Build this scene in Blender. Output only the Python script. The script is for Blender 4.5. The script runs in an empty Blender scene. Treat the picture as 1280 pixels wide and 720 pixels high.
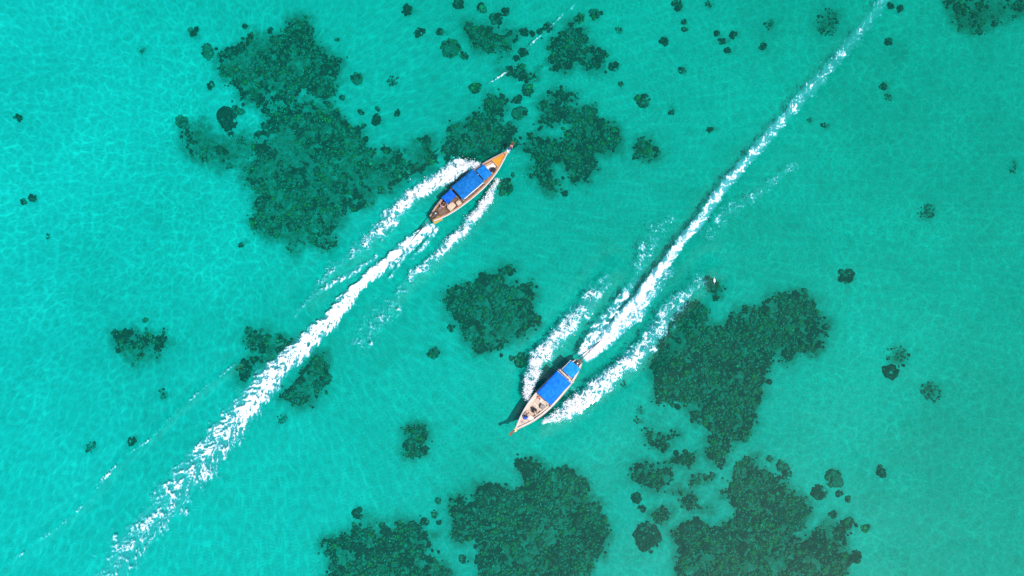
import bpy, bmesh, math, random
import numpy as np
from mathutils import Vector, Matrix, Euler

R = math.radians
random.seed(7)
rng = np.random.default_rng(11)
scene = bpy.context.scene
col = scene.collection

# ------------------------------------------------------------------ camera, sky, sun, exposure
PX = 0.09                    # metres per photograph pixel at the picture centre
FPX = 1250.0                 # focal length in photograph pixels (1280 wide)
DIST = PX * FPX
TILT = R(8.0)
cam_d = bpy.data.cameras.new('camera')
cam = bpy.data.objects.new('camera', cam_d)
col.objects.link(cam)
CAM = Vector((0.0, -DIST * math.sin(TILT), DIST * math.cos(TILT)))
cam.location = CAM
cam.rotation_euler = (TILT, 0, 0)
cam_d.sensor_width = 36.0
cam_d.lens = 36.0 * FPX / 1280.0
cam_d.clip_start = 1.0
cam_d.clip_end = 6000.0
scene.camera = cam

SUN_EL = R(69.0)
SUN_DIR = Vector((0.74, -0.67, 0)).normalized()      # ground direction towards the sun
to_sun = Vector((SUN_DIR.x * math.cos(SUN_EL), SUN_DIR.y * math.cos(SUN_EL), math.sin(SUN_EL)))
world = bpy.data.worlds.new('World')
scene.world = world
world.use_nodes = True
wn = world.node_tree
for n in list(wn.nodes):
    wn.nodes.remove(n)
sky = wn.nodes.new('ShaderNodeTexSky')
sky.sky_type = 'NISHITA'
sky.sun_disc = False
sky.sun_elevation = SUN_EL
sky.sun_rotation = math.atan2(SUN_DIR.x, SUN_DIR.y)
bg = wn.nodes.new('ShaderNodeBackground')
bg.inputs['Strength'].default_value = 0.15
wo = wn.nodes.new('ShaderNodeOutputWorld')
wn.links.new(sky.outputs[0], bg.inputs[0])
wn.links.new(bg.outputs[0], wo.inputs[0])
sun_d = bpy.data.lights.new('sun', 'SUN')
sun_d.energy = 4.0
sun_d.angle = R(0.53)
sun_d.color = (1.0, 0.975, 0.93)
sun = bpy.data.objects.new('sun', sun_d)
sun.rotation_euler = to_sun.to_track_quat('Z', 'Y').to_euler()
sun.location = (30, -30, 60)
col.objects.link(sun)
scene.view_settings.view_transform = 'Standard'
scene.view_settings.look = 'None'
scene.view_settings.exposure = 0.27
scene.view_settings.gamma = 1.0
scene.view_settings.use_curve_mapping = False
cy = scene.cycles
cy.max_bounces = 3
cy.diffuse_bounces = 1
cy.glossy_bounces = 1
cy.transmission_bounces = 4
cy.transparent_max_bounces = 16
cy.volume_bounces = 0
cy.use_denoising = False
cy.caustics_reflective = False
cy.caustics_refractive = False


# ------------------------------------------------------------------ helpers: place, noise, meshes
CT, ST = math.cos(TILT), math.sin(TILT)


def W(px, py, z=0.0):
    """photograph position -> world x, y on the level z"""
    dx, dy, dz = (px - 640.0) / FPX, (360.0 - py) / FPX, -1.0
    wy, wz = dy * CT - dz * ST, dy * ST + dz * CT
    k = (z - CAM.z) / wz
    return (CAM.x + dx * k, CAM.y + wy * k)


def hash2(ix, iy, seed):
    h = (ix.astype(np.int64) * 374761393 + iy.astype(np.int64) * 668265263 + seed * 1442695041) & 0x7fffffff
    h = ((h ^ (h >> 13)) * 1274126177) & 0x7fffffff
    h = ((h ^ (h >> 16)) * 2246822519) & 0x7fffffff
    return ((h ^ (h >> 15)) & 0xffffff) / float(0xffffff)


def vnoise(x, y, seed=0):
    ix, iy = np.floor(x), np.floor(y)
    fx, fy = x - ix, y - iy
    ux, uy = fx * fx * fx * (fx * (fx * 6 - 15) + 10), fy * fy * fy * (fy * (fy * 6 - 15) + 10)
    def g(ax, ay):
        a = hash2(ix + ax, iy + ay, seed) * 2 * np.pi
        return np.cos(a) * (fx - ax) + np.sin(a) * (fy - ay)
    n0 = g(0, 0) * (1 - ux) + g(1, 0) * ux
    n1 = g(0, 1) * (1 - ux) + g(1, 1) * ux
    return (n0 * (1 - uy) + n1 * uy) * 1.5


def fbm(x, y, seed=0, octv=4, gain=0.5):
    s, a, t = 0.0, 1.0, 0.0
    for i in range(octv):
        s = s + a * vnoise(x * 2 ** i + 17.3 * i, y * 2 ** i - 9.1 * i, seed + i)
        t += a
        a *= gain
    return s / t


def worley(x, y, seed=0):
    """distance to nearest cell wall (F2 - F1)"""
    ix, iy = np.floor(x), np.floor(y)
    f1 = np.full(np.shape(x), 9.0)
    f2 = np.full(np.shape(x), 9.0)
    for ax in (-1, 0, 1):
        for ay in (-1, 0, 1):
            cx, cy_ = ix + ax, iy + ay
            d = np.hypot(cx + hash2(cx, cy_, seed) - x, cy_ + hash2(cx, cy_, seed + 91) - y)
            f2 = np.minimum(f2, np.maximum(d, f1))
            f1 = np.minimum(f1, d)
    return f2 - f1, f1


def sstep(a, b, x):
    t = np.clip((x - a) / (b - a), 0, 1)
    return t * t * (3 - 2 * t)


def np_mesh(name, verts, faces, smooth=True, mats=(), face_mat=None, attrs=None):
    """verts (n,3); faces = int array (m,k) with k = 3 or 4"""
    me = bpy.data.meshes.new(name)
    verts = np.asarray(verts, dtype=np.float32)
    faces = np.asarray(faces, dtype=np.int32)
    m, k = faces.shape
    me.vertices.add(len(verts))
    me.vertices.foreach_set('co', verts.ravel())
    me.loops.add(m * k)
    me.loops.foreach_set('vertex_index', faces.ravel())
    me.polygons.add(m)
    me.polygons.foreach_set('loop_start', np.arange(0, m * k, k, dtype=np.int32))
    me.polygons.foreach_set('loop_total', np.full(m, k, dtype=np.int32))
    if face_mat is not None:
        me.polygons.foreach_set('material_index', np.asarray(face_mat, dtype=np.int32))
    me.polygons.foreach_set('use_smooth', np.full(m, smooth, dtype=bool))
    for mt in mats:
        me.materials.append(mt)
    for an, av in (attrs or {}).items():
        a = me.attributes.new(an, 'FLOAT', 'POINT')
        a.data.foreach_set('value', np.asarray(av, dtype=np.float32))
    me.update()
    me.validate()
    return me


def link(name, me, parent=None, loc=None, rot=None):
    o = bpy.data.objects.new(name, me)
    col.objects.link(o)
    if parent is not None:
        o.parent = parent
    if loc is not None:
        o.location = loc
    if rot is not None:
        o.rotation_euler = rot
    return o


def tag(o, label, cat, group=None, kind=None):
    o['label'] = label
    if cat:
        o['category'] = cat
    if group:
        o['group'] = group
    if kind:
        o['kind'] = kind
    return o


class MB:
    """collects shapes into one mesh"""

    def __init__(self):
        self.v, self.f, self.mi, self.m = [], [], [], 0

    def add(self, vs, fs):
        b = len(self.v)
        self.v += [tuple(p) for p in vs]
        for f in fs:
            self.f.append([b + i for i in f])
            self.mi.append(self.m)
        return self

    def box(self, c, s, rz=0.0, M=None):
        vs = []
        for sx in (-.5, .5):
            for sy in (-.5, .5):
                for sz in (-.5, .5):
                    p = Vector((sx * s[0], sy * s[1], sz * s[2]))
                    p = (M @ p) if M is not None else (Matrix.Rotation(rz, 3, 'Z') @ p)
                    vs.append(p + Vector(c))
        return self.add(vs, [(0, 1, 3, 2), (4, 6, 7, 5), (0, 4, 5, 1), (2, 3, 7, 6), (0, 2, 6, 4), (1, 5, 7, 3)])

    def tube(self, pts, rad, n=8, sx=1.0, cap=True, close=False):
        pts = [Vector(p) for p in pts]
        if not hasattr(rad, '__len__'):
            rad = [rad] * len(pts)
        rings = []
        up0 = Vector((0, 0, 1))
        for i, p in enumerate(pts):
            a = pts[i - 1] if (i > 0 or close) else p
            b = pts[(i + 1) % len(pts)] if (i < len(pts) - 1 or close) else p
            t = (b - a)
            t = t.normalized() if t.length > 1e-6 else Vector((1, 0, 0))
            u = t.cross(up0)
            if u.length < 0.05:
                u = t.cross(Vector((0, 1, 0)))
            u.normalize()
            w = u.cross(t)
            rings.append([p + (u * math.cos(2 * math.pi * k / n) * sx + w * math.sin(2 * math.pi * k / n)) * rad[i] for k in range(n)])
        vs = [q for r in rings for q in r]
        fs = []
        m = len(pts)
        for i in range(m if close else m - 1):
            j = (i + 1) % m
            for k in range(n):
                fs.append((i * n + k, i * n + (k + 1) % n, j * n + (k + 1) % n, j * n + k))
        if cap and not close:
            fs.append(tuple(range(n))[::-1])
            fs.append(tuple((m - 1) * n + k for k in range(n)))
        return self.add(vs, fs)

    def ball(self, c, r, n=10, m=6):
        if not hasattr(r, '__len__'):
            r = (r, r, r)
        vs = [(c[0], c[1], c[2] + r[2])]
        for j in range(1, m):
            th = math.pi * j / m
            for k in range(n):
                ph = 2 * math.pi * k / n
                vs.append((c[0] + r[0] * math.sin(th) * math.cos(ph), c[1] + r[1] * math.sin(th) * math.sin(ph), c[2] + r[2] * math.cos(th)))
        vs.append((c[0], c[1], c[2] - r[2]))
        fs = [(0, 1 + k, 1 + (k + 1) % n) for k in range(n)]
        for j in range(m - 2):
            for k in range(n):
                a = 1 + j * n
                fs.append((a + k, a + n + k, a + n + (k + 1) % n, a + (k + 1) % n))
        e = len(vs) - 1
        a = 1 + (m - 2) * n
        fs += [(e, a + (k + 1) % n, a + k) for k in range(n)]
        return self.add(vs, fs)

    def sheet(self, grid):
        """grid[i][j] of points -> quads"""
        nr, nc = len(grid), len(grid[0])
        vs = [p for r in grid for p in r]
        fs = [(i * nc + j, i * nc + j + 1, (i + 1) * nc + j + 1, (i + 1) * nc + j) for i in range(nr - 1) for j in range(nc - 1)]
        return self.add(vs, fs)

    def build(self, name, mats, parent=None, smooth=False, loc=None, rot=None, bevel=0.0, solid=0.0, recalc=True):
        me = bpy.data.meshes.new(name)
        me.from_pydata([tuple(p) for p in self.v], [], self.f)
        if not isinstance(mats, (list, tuple)):
            mats = [mats]
        for mt in mats:
            me.materials.append(mt)
        for p, i in zip(me.polygons, self.mi):
            p.material_index = i
            p.use_smooth = smooth
        if recalc:
            bm = bmesh.new()
            bm.from_mesh(me)
            bmesh.ops.recalc_face_normals(bm, faces=bm.faces)
            bm.to_mesh(me)
            bm.free()
        o = link(name, me, parent, loc, rot)
        if solid:
            md = o.modifiers.new('thickness', 'SOLIDIFY')
            md.thickness = solid
            md.offset = 0
        if bevel:
            md = o.modifiers.new('edges', 'BEVEL')
            md.width = bevel
            md.segments = 2
            md.limit_method = 'ANGLE'
        return o


# ------------------------------------------------------------------ materials
def new_mat(name):
    m = bpy.data.materials.new(name)
    m.use_nodes = True
    nt = m.node_tree
    for n in list(nt.nodes):
        nt.nodes.remove(n)
    out = nt.nodes.new('ShaderNodeOutputMaterial')
    return m, nt, out


def nd(nt, typ, **kw):
    n = nt.nodes.new(typ)
    for k, v in kw.items():
        if k in n.inputs:
            n.inputs[k].default_value = v
        else:
            setattr(n, k, v)
    return n


def ramp(nt, fac, stops):
    r = nt.nodes.new('ShaderNodeValToRGB')
    e = r.color_ramp.elements
    while len(e) < len(stops):
        e.new(0.5)
    for i, (p, c) in enumerate(stops):
        e[i].position = p
        e[i].color = (*c, 1) if len(c) == 3 else c
    nt.links.new(fac, r.inputs[0])
    return r.outputs[0]


def plain(name, c1, c2=None, scale=6.0, rough=0.6, bump=0.0, bscale=30.0, metal=0.0, stretch=(1, 1, 1), detail=4.0, spec=0.5, use_object=True):
    m, nt, out = new_mat(name)
    L = nt.links.new
    p = nd(nt, 'ShaderNodeBsdfPrincipled', Roughness=rough, Metallic=metal)
    p.inputs['Specular IOR Level'].default_value = spec
    tc = nd(nt, 'ShaderNodeTexCoord')
    mp = nd(nt, 'ShaderNodeMapping')
    mp.inputs['Scale'].default_value = stretch
    L(tc.outputs['Object'], mp.inputs[0])
    nz = nd(nt, 'ShaderNodeTexNoise', Scale=scale, Detail=detail, Roughness=0.6)
    L(mp.outputs[0], nz.inputs['Vector'])
    if c2 is None:
        c2 = tuple(min(1, x * 1.18 + 0.01) for x in c1)
    L(ramp(nt, nz.outputs[0], [(0.32, c1), (0.68, c2)]), p.inputs['Base Color'])
    if bump:
        nb = nd(nt, 'ShaderNodeTexNoise', Scale=bscale, Detail=3.0)
        L(mp.outputs[0], nb.inputs['Vector'])
        b = nd(nt, 'ShaderNodeBump', Strength=bump, Distance=0.02)
        L(nb.outputs[0], b.inputs['Height'])
        L(b.outputs[0], p.inputs['Normal'])
    L(p.outputs[0], out.inputs[0])
    return m


def make_sand():
    m, nt, out = new_mat('pale coral sand')
    L = nt.links.new
    p = nd(nt, 'ShaderNodeBsdfPrincipled', Roughness=0.95)
    p.inputs['Specular IOR Level'].default_value = 0.1
    tc = nd(nt, 'ShaderNodeTexCoord')
    big = nd(nt, 'ShaderNodeTexNoise', Scale=0.035, Detail=4.0, Roughness=0.55)
    mid = nd(nt, 'ShaderNodeTexNoise', Scale=0.8, Detail=5.0, Roughness=0.62)
    for n in (big, mid):
        L(tc.outputs['Object'], n.inputs['Vector'])
    mx = nd(nt, 'ShaderNodeMix', data_type='RGBA', blend_type='MULTIPLY')
    mx.inputs[0].default_value = 1.0
    L(ramp(nt, big.outputs[0], [(0.32, (0.66, 0.65, 0.61)), (0.68, (0.86, 0.86, 0.83))]), mx.inputs[6])
    L(ramp(nt, mid.outputs[0], [(0.28, (0.80, 0.80, 0.78)), (0.5, (0.95, 0.95, 0.94)), (0.75, (1, 1, 1))]), mx.inputs[7])
    at = nd(nt, 'ShaderNodeAttribute', attribute_name='turf')
    tn = nd(nt, 'ShaderNodeTexNoise', Scale=1.7, Detail=6.0, Roughness=0.68)
    L(tc.outputs['Object'], tn.inputs['Vector'])
    ta = nd(nt, 'ShaderNodeMath', operation='MULTIPLY_ADD')
    L(tn.outputs[0], ta.inputs[0])
    ta.inputs[1].default_value = 1.5
    ta.inputs[2].default_value = -0.75
    tb = nd(nt, 'ShaderNodeMath', operation='ADD')
    L(ta.outputs[0], tb.inputs[0])
    L(at.outputs['Fac'], tb.inputs[1])
    tm = nd(nt, 'ShaderNodeMath', operation='MULTIPLY', use_clamp=True)
    L(tb.outputs[0], tm.inputs[0])
    L(at.outputs['Fac'], tm.inputs[1])
    m3 = nd(nt, 'ShaderNodeMix', data_type='RGBA')
    L(tm.outputs[0], m3.inputs[0])
    L(mx.outputs[2], m3.inputs[6])
    m3.inputs[7].default_value = (0.16, 0.185, 0.12, 1)
    L(m3.outputs[2], p.inputs['Base Color'])
    b = nd(nt, 'ShaderNodeBump', Strength=0.35, Distance=0.35)
    L(mid.outputs[0], b.inputs['Height'])
    L(b.outputs[0], p.inputs['Normal'])
    L(p.outputs[0], out.inputs[0])
    return m


def make_water():
    m, nt, out = new_mat('clear turquoise sea water')
    L = nt.links.new
    tc = nd(nt, 'ShaderNodeTexCoord')
    # ripples
    dis = nd(nt, 'ShaderNodeTexNoise', Scale=0.6, Detail=3.0)
    L(tc.outputs['Object'], dis.inputs['Vector'])
    vm = nd(nt, 'ShaderNodeVectorMath', operation='MULTIPLY_ADD')
    vm.inputs[1].default_value = (1.3, 1.3, 0.0)
    L(dis.outputs['Color'], vm.inputs[0])
    L(tc.outputs['Object'], vm.inputs[2])
    ds2 = nd(nt, 'ShaderNodeTexNoise', Scale=2.4, Detail=3.0)
    L(tc.outputs['Object'], ds2.inputs['Vector'])
    vm2 = nd(nt, 'ShaderNodeVectorMath', operation='MULTIPLY_ADD')
    vm2.inputs[1].default_value = (0.38, 0.38, 0.0)
    L(ds2.outputs['Color'], vm2.inputs[0])
    L(vm.outputs[0], vm2.inputs[2])
    v1 = nd(nt, 'ShaderNodeTexVoronoi', feature='SMOOTH_F1', Scale=1.6, voronoi_dimensions='2D')
    v1.inputs['Smoothness'].default_value = 0.35
    L(vm.outputs[0], v1.inputs['Vector'])
    n1 = nd(nt, 'ShaderNodeTexNoise', Scale=3.2, Detail=3.0, Roughness=0.6)
    mp = nd(nt, 'ShaderNodeMapping')
    mp.inputs['Rotation'].default_value = (0, 0, R(38))
    mp.inputs['Scale'].default_value = (0.55, 1.5, 1)
    L(tc.outputs['Object'], mp.inputs[0])
    L(mp.outputs[0], n1.inputs['Vector'])
    a = nd(nt, 'ShaderNodeMath', operation='MULTIPLY_ADD')
    L(n1.outputs[0], a.inputs[0])
    a.inputs[1].default_value = 0.55
    L(v1.outputs['Distance'], a.inputs[2])
    b = nd(nt, 'ShaderNodeBump', Strength=0.5, Distance=0.16)
    L(a.outputs[0], b.inputs['Height'])
    b2 = nd(nt, 'ShaderNodeBump', Strength=0.5, Distance=0.012)
    L(a.outputs[0], b2.inputs['Height'])
    # caustic light drawn as bright cell lines in the transparent tint
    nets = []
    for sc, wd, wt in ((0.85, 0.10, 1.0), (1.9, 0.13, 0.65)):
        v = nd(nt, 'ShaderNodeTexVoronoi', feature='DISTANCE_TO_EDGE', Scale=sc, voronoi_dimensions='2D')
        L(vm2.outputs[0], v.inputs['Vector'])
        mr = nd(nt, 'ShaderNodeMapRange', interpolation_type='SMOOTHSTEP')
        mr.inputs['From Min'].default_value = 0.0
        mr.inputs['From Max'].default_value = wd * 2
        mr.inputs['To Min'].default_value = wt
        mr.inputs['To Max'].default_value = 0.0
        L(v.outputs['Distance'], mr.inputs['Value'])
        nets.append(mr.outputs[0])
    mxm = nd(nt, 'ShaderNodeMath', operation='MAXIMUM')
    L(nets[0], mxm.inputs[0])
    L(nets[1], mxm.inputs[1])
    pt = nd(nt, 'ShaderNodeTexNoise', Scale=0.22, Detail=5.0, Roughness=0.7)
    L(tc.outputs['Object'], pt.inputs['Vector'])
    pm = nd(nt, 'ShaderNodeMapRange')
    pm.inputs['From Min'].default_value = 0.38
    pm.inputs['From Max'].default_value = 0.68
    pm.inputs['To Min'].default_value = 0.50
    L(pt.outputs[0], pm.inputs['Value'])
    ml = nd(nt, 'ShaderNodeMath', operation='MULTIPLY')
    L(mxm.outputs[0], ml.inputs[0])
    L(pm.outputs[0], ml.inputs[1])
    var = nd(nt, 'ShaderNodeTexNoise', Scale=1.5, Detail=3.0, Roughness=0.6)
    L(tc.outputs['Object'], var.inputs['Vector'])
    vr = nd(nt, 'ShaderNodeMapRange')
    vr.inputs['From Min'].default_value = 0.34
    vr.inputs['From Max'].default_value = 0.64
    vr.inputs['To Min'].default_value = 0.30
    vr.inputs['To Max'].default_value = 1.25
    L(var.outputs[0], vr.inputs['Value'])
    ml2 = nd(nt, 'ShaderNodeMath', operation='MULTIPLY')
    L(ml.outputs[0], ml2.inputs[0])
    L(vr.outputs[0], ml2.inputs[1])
    fo = nd(nt, 'ShaderNodeAttribute', attribute_name='painted_crests')  # light along wave crests, painted into the tint from a vertex attribute
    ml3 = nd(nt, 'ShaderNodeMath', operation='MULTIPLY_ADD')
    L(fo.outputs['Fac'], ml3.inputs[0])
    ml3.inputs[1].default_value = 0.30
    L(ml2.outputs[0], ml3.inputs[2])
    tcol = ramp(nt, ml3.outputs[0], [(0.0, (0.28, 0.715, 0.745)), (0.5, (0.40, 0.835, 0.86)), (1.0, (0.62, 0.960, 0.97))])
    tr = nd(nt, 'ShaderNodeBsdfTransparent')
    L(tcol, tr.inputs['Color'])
    df = nd(nt, 'ShaderNodeBsdfDiffuse', Color=(0.0, 0.70, 0.47, 1))
    L(b.outputs[0], df.inputs['Normal'])
    mx = nd(nt, 'ShaderNodeMixShader', Fac=0.05)
    L(tr.outputs[0], mx.inputs[1])
    L(df.outputs[0], mx.inputs[2])
    gl = nd(nt, 'ShaderNodeBsdfGlossy', Roughness=0.05, distribution='BECKMANN')
    L(b2.outputs[0], gl.inputs['Normal'])
    fr = nd(nt, 'ShaderNodeFresnel', IOR=1.33)
    L(b2.outputs[0], fr.inputs['Normal'])
    m2 = nd(nt, 'ShaderNodeMixShader')
    L(fr.outputs[0], m2.inputs[0])
    L(mx.outputs[0], m2.inputs[1])
    L(gl.outputs[0], m2.inputs[2])
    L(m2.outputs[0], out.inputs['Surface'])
    va = nd(nt, 'ShaderNodeVolumeAbsorption', Color=(0.0, 0.9565, 0.9355, 1), Density=3.2)
    L(va.outputs[0], out.inputs['Volume'])
    return m


def make_foam():
    m, nt, out = new_mat('white sea foam')
    L = nt.links.new
    at = nd(nt, 'ShaderNodeAttribute', attribute_name='cover')
    tc = nd(nt, 'ShaderNodeTexCoord')
    nz = nd(nt, 'ShaderNodeTexNoise', Scale=7.0, Detail=4.0)
    L(tc.outputs['Object'], nz.inputs['Vector'])
    b = nd(nt, 'ShaderNodeBump', Strength=0.9, Distance=0.11)
    L(nz.outputs[0], b.inputs['Height'])
    # thin foam is bubbly water, thick foam is white
    c = ramp(nt, at.outputs['Fac'], [(0.0, (0.05, 0.46, 0.55)), (0.45, (0.14, 0.58, 0.68)), (0.80, (0.78, 0.80, 0.82))])
    df = nd(nt, 'ShaderNodeBsdfDiffuse')
    L(c, df.inputs['Color'])
    L(b.outputs[0], df.inputs['Normal'])
    tr = nd(nt, 'ShaderNodeBsdfTransparent')
    mx = nd(nt, 'ShaderNodeMixShader')
    L(at.outputs['Fac'], mx.inputs[0])
    L(tr.outputs[0], mx.inputs[1])
    L(df.outputs[0], mx.inputs[2])
    L(mx.outputs[0], out.inputs[0])
    return m


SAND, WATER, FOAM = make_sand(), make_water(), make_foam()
CORAL = [
    plain('dark brown coral', (0.012, 0.018, 0.014), (0.055, 0.065, 0.048), 3.0, 0.95, 0.8, 9, spec=0.1),
    plain('grey green coral', (0.100, 0.125, 0.085), (0.320, 0.330, 0.230), 3.5, 0.95, 0.8, 9, spec=0.1),
    plain('olive coral', (0.120, 0.125, 0.025), (0.360, 0.330, 0.085), 4.0, 0.95, 0.8, 9, spec=0.1),
    plain('yellow green coral', (0.340, 0.330, 0.110), (0.640, 0.600, 0.260), 4.0, 0.95, 0.8, 9, spec=0.1),
    plain('pale coral rubble', (0.420, 0.410, 0.330), (0.720, 0.700, 0.600), 4.0, 0.95, 0.6, 9, spec=0.1),
    plain('dead reef rock', (0.012, 0.018, 0.013), (0.150, 0.150, 0.105), 2.2, 0.95, 1.0, 5, detail=8.0, spec=0.1),
]


# ------------------------------------------------------------------ wakes: where they run (photograph pixels), needed by the sea surface too
def wpath(pts):
    return np.array([W(a, b, 0.0) for a, b in pts])


def resample(P, vals, step):
    P = np.asarray(P, float)
    # Catmull-Rom through the points
    out, ov = [], []
    n = len(P)
    for i in range(n - 1):
        p0, p1, p2, p3 = P[max(i - 1, 0)], P[i], P[i + 1], P[min(i + 2, n - 1)]
        k = max(2, int(np.linalg.norm(p2 - p1) / step))
        t = np.linspace(0, 1, k, endpoint=False)[:, None]
        out.append(0.5 * (2 * p1 + (p2 - p0) * t + (2 * p0 - 5 * p1 + 4 * p2 - p3) * t ** 2 + (3 * p1 - p0 - 3 * p2 + p3) * t ** 3))
        ov.append([(1 - t[:, 0]) * v[i] + t[:, 0] * v[i + 1] for v in vals])
    out.append(P[-1:])
    ov.append([np.array([v[-1]]) for v in vals])
    return np.concatenate(out), [np.concatenate([o[j] for o in ov]) for j in range(len(vals))]


# each: points, widths (px), coverage, kind
WAKES = {
    'b1_port': ([(603, 205), (592, 206), (572, 211), (541, 230), (510, 249), (488, 273), (468, 294), (441, 317), (414, 338), (383, 376)],
                [3, 12, 23, 24, 23, 25, 21, 17, 13, 9], [.7, .92, .92, .80, .72, .62, .50, .38, .30, .18], 'bow'),
    'b1_star': ([(624, 221), (617, 236), (604, 258), (581, 285), (554, 312), (534, 331), (511, 350), (484, 381)],
                [3, 9, 15, 15, 16, 15, 13, 10], [.7, .86, .80, .70, .58, .46, .36, .16], 'bow'),
    'b1_streak': ([(474, 318), (440, 342), (410, 358), (383, 379), (365, 400)], [6, 8, 7, 6, 6], [.40, .52, .44, .34, .18], 'wash'),
    'b1_wash': ([(538, 279), (520, 296), (500, 312), (470, 339), (440, 367), (400, 415), (350, 460), (300, 520), (250, 580), (200, 640), (160, 690), (130, 735)],
                [8, 12, 14, 15, 18, 23, 30, 40, 46, 44, 42, 40], [.85, .88, .92, .96, .96, .90, .74, .58, .48, .42, .38, .33], 'wash'),
    'b1_thread': ([(533, 279), (511, 312), (497, 334), (482, 356)], [4, 5, 5, 4], [.5, .55, .42, .22], 'wash'),
    'b1_thread2': ([(549, 281), (535, 302), (520, 318), (508, 328)], [6, 7, 6, 5], [.62, .5, .38, .2], 'wash'),
    'b1_sparse': ([(496, 372), (470, 405), (440, 440)], [26, 30, 26], [.26, .30, .20], 'lace'),
    'b1_far': ([(297, 455), (260, 481), (222, 513), (190, 547), (150, 578), (105, 630), (60, 668), (-10, 722)], [4, 4, 4, 4, 5, 4, 4, 4], [.22, .33, .28, .30, .32, .30, .27, .28], 'dash'),
    'b2_left': ([(668, 499), (659, 497), (663, 476), (671, 451), (689, 431), (713, 404), (732, 381), (748, 364), (768, 338)],
                [3, 8, 17, 22, 24, 26, 24, 20, 14], [.7, .92, .92, .80, .72, .60, .48, .38, .16], 'bow'),
    'b2_right': ([(675, 530), (692, 522), (717, 508), (744, 487), (767, 467), (794, 447), (812, 426), (833, 393), (857, 369), (888, 336)],
                 [3, 13, 25, 26, 25, 26, 25, 24, 20, 14], [.7, .94, .94, .80, .70, .64, .56, .48, .38, .20], 'bow'),
    'b2_wash': ([(727, 450), (736, 442), (756, 424), (775, 400), (798, 373), (818, 346), (837, 323), (857, 295), (872, 280), (900, 240), (930, 205), (965, 165), (1000, 125), (1045, 75), (1078, 35), (1112, -8)],
                [11, 15, 18, 17, 15, 14, 13, 14, 14, 15, 16, 16, 17, 17, 16, 15], [.92, .92, .90, .88, .84, .78, .72, .66, .62, .56, .52, .46, .40, .36, .33, .33], 'wash'),
    'b2_thread': ([(724, 441), (744, 408), (771, 377), (790, 352), (806, 330)], [5, 8, 8, 7, 5], [.66, .56, .46, .34, .18], 'wash'),
    'b2_fan': ([(722, 446), (741, 424), (764, 394), (783, 368), (803, 342)], [8, 10, 10, 9, 6], [.80, .66, .56, .46, .28], 'wash'),
    'b2_fan2': ([(731, 453), (752, 434), (778, 411), (806, 380), (830, 348)], [8, 11, 12, 11, 8], [.80, .68, .58, .48, .30], 'wash'),
    'b1_fan': ([(545, 279), (528, 297), (505, 318), (480, 343)], [7, 8, 8, 6], [.78, .66, .52, .30], 'wash'),
    'b2_lace': ([(747, 438), (772, 412), (800, 385), (822, 356), (845, 332)], [10, 20, 20, 17, 12], [.68, .62, .56, .48, .28], 'lace'),
    'b2_sparse': ([(880, 300), (905, 270), (950, 240), (1000, 200)], [26, 22, 12, 9], [.22, .25, .30, .28], 'lace'),
    'b2_sparse2': ([(800, 340), (815, 300), (845, 265)], [22, 24, 18], [.32, .28, .18], 'lace'),
}


def dist_path(X, Y, P):
    """distance to and signed side of polyline"""
    best = np.full(X.shape, 1e9)
    side = np.zeros(X.shape)
    for a, b in zip(P[:-1], P[1:]):
        d = b - a
        L2 = max(d @ d, 1e-9)
        t = np.clip(((X - a[0]) * d[0] + (Y - a[1]) * d[1]) / L2, 0, 1)
        qx, qy = X - a[0] - t * d[0], Y - a[1] - t * d[1]
        dd = np.hypot(qx, qy)
        s = (d[0] * (Y - a[1]) - d[1] * (X - a[0])) / math.sqrt(L2)
        side = np.where(dd < best, s, side)
        best = np.minimum(best, dd)
    return best, side


def sea_height(X, Y):
    fade = sstep(420.0, 60.0, np.hypot(X, Y))
    rx, ry = X * 0.79 + Y * 0.61, -X * 0.61 + Y * 0.79
    h = 0.007 * vnoise(rx * 0.55, ry * 0.9, 3) + 0.002 * vnoise(rx * 1.3, ry * 1.9, 5) + 0.05 * vnoise(X * 0.14, Y * 0.14, 8)
    return h * fade


RIDGES = [('b1_port', 0.16, 0.9), ('b1_star', 0.12, 0.8), ('b2_left', 0.16, 0.9), ('b2_right', 0.16, 0.9), ('b1_far', 0.10, 0.5),
          ('b2_wash', -0.10, 1.0), ('b1_wash', -0.08, 1.0)]
RIDGE_P = [(wpath(WAKES[k][0]), a, w) for k, a, w in RIDGES]


def full_height(X, Y):
    h = sea_height(X, Y)
    for P, a, w in RIDGE_P:
        d, s = dist_path(X, Y, P)
        h = h + a * np.exp(-(d / w) ** 2) - 0.45 * a * np.exp(-((d - 2.0 * w) / w) ** 2)
    return h


KELVIN = [[(383, 379), (297, 455), (222, 513), (190, 547), (150, 578), (105, 630), (60, 668), (-20, 730)], [(484, 381), (440, 440), (380, 520), (310, 610), (230, 725)],
          [(900, 330), (1000, 230), (1100, 140), (1240, 10)], [(768, 338), (830, 262), (900, 165), (975, 70)], [(590, 128), (640, 86), (690, 33), (740, -15)], [(640, 560), (560, 600), (470, 640), (380, 700)]]
KEL_P = [wpath(k) for k in KELVIN]


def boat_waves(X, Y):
    """height of the waves that spread from the wakes; their crest light is painted into the water tint"""
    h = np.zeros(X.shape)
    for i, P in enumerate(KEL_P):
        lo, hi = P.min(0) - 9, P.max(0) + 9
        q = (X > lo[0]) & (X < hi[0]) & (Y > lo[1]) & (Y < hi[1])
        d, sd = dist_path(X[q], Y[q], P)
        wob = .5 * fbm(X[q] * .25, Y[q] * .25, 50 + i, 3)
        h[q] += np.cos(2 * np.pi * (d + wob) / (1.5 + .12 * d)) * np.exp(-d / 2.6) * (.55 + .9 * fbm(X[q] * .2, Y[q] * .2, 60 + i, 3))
    return h


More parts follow.
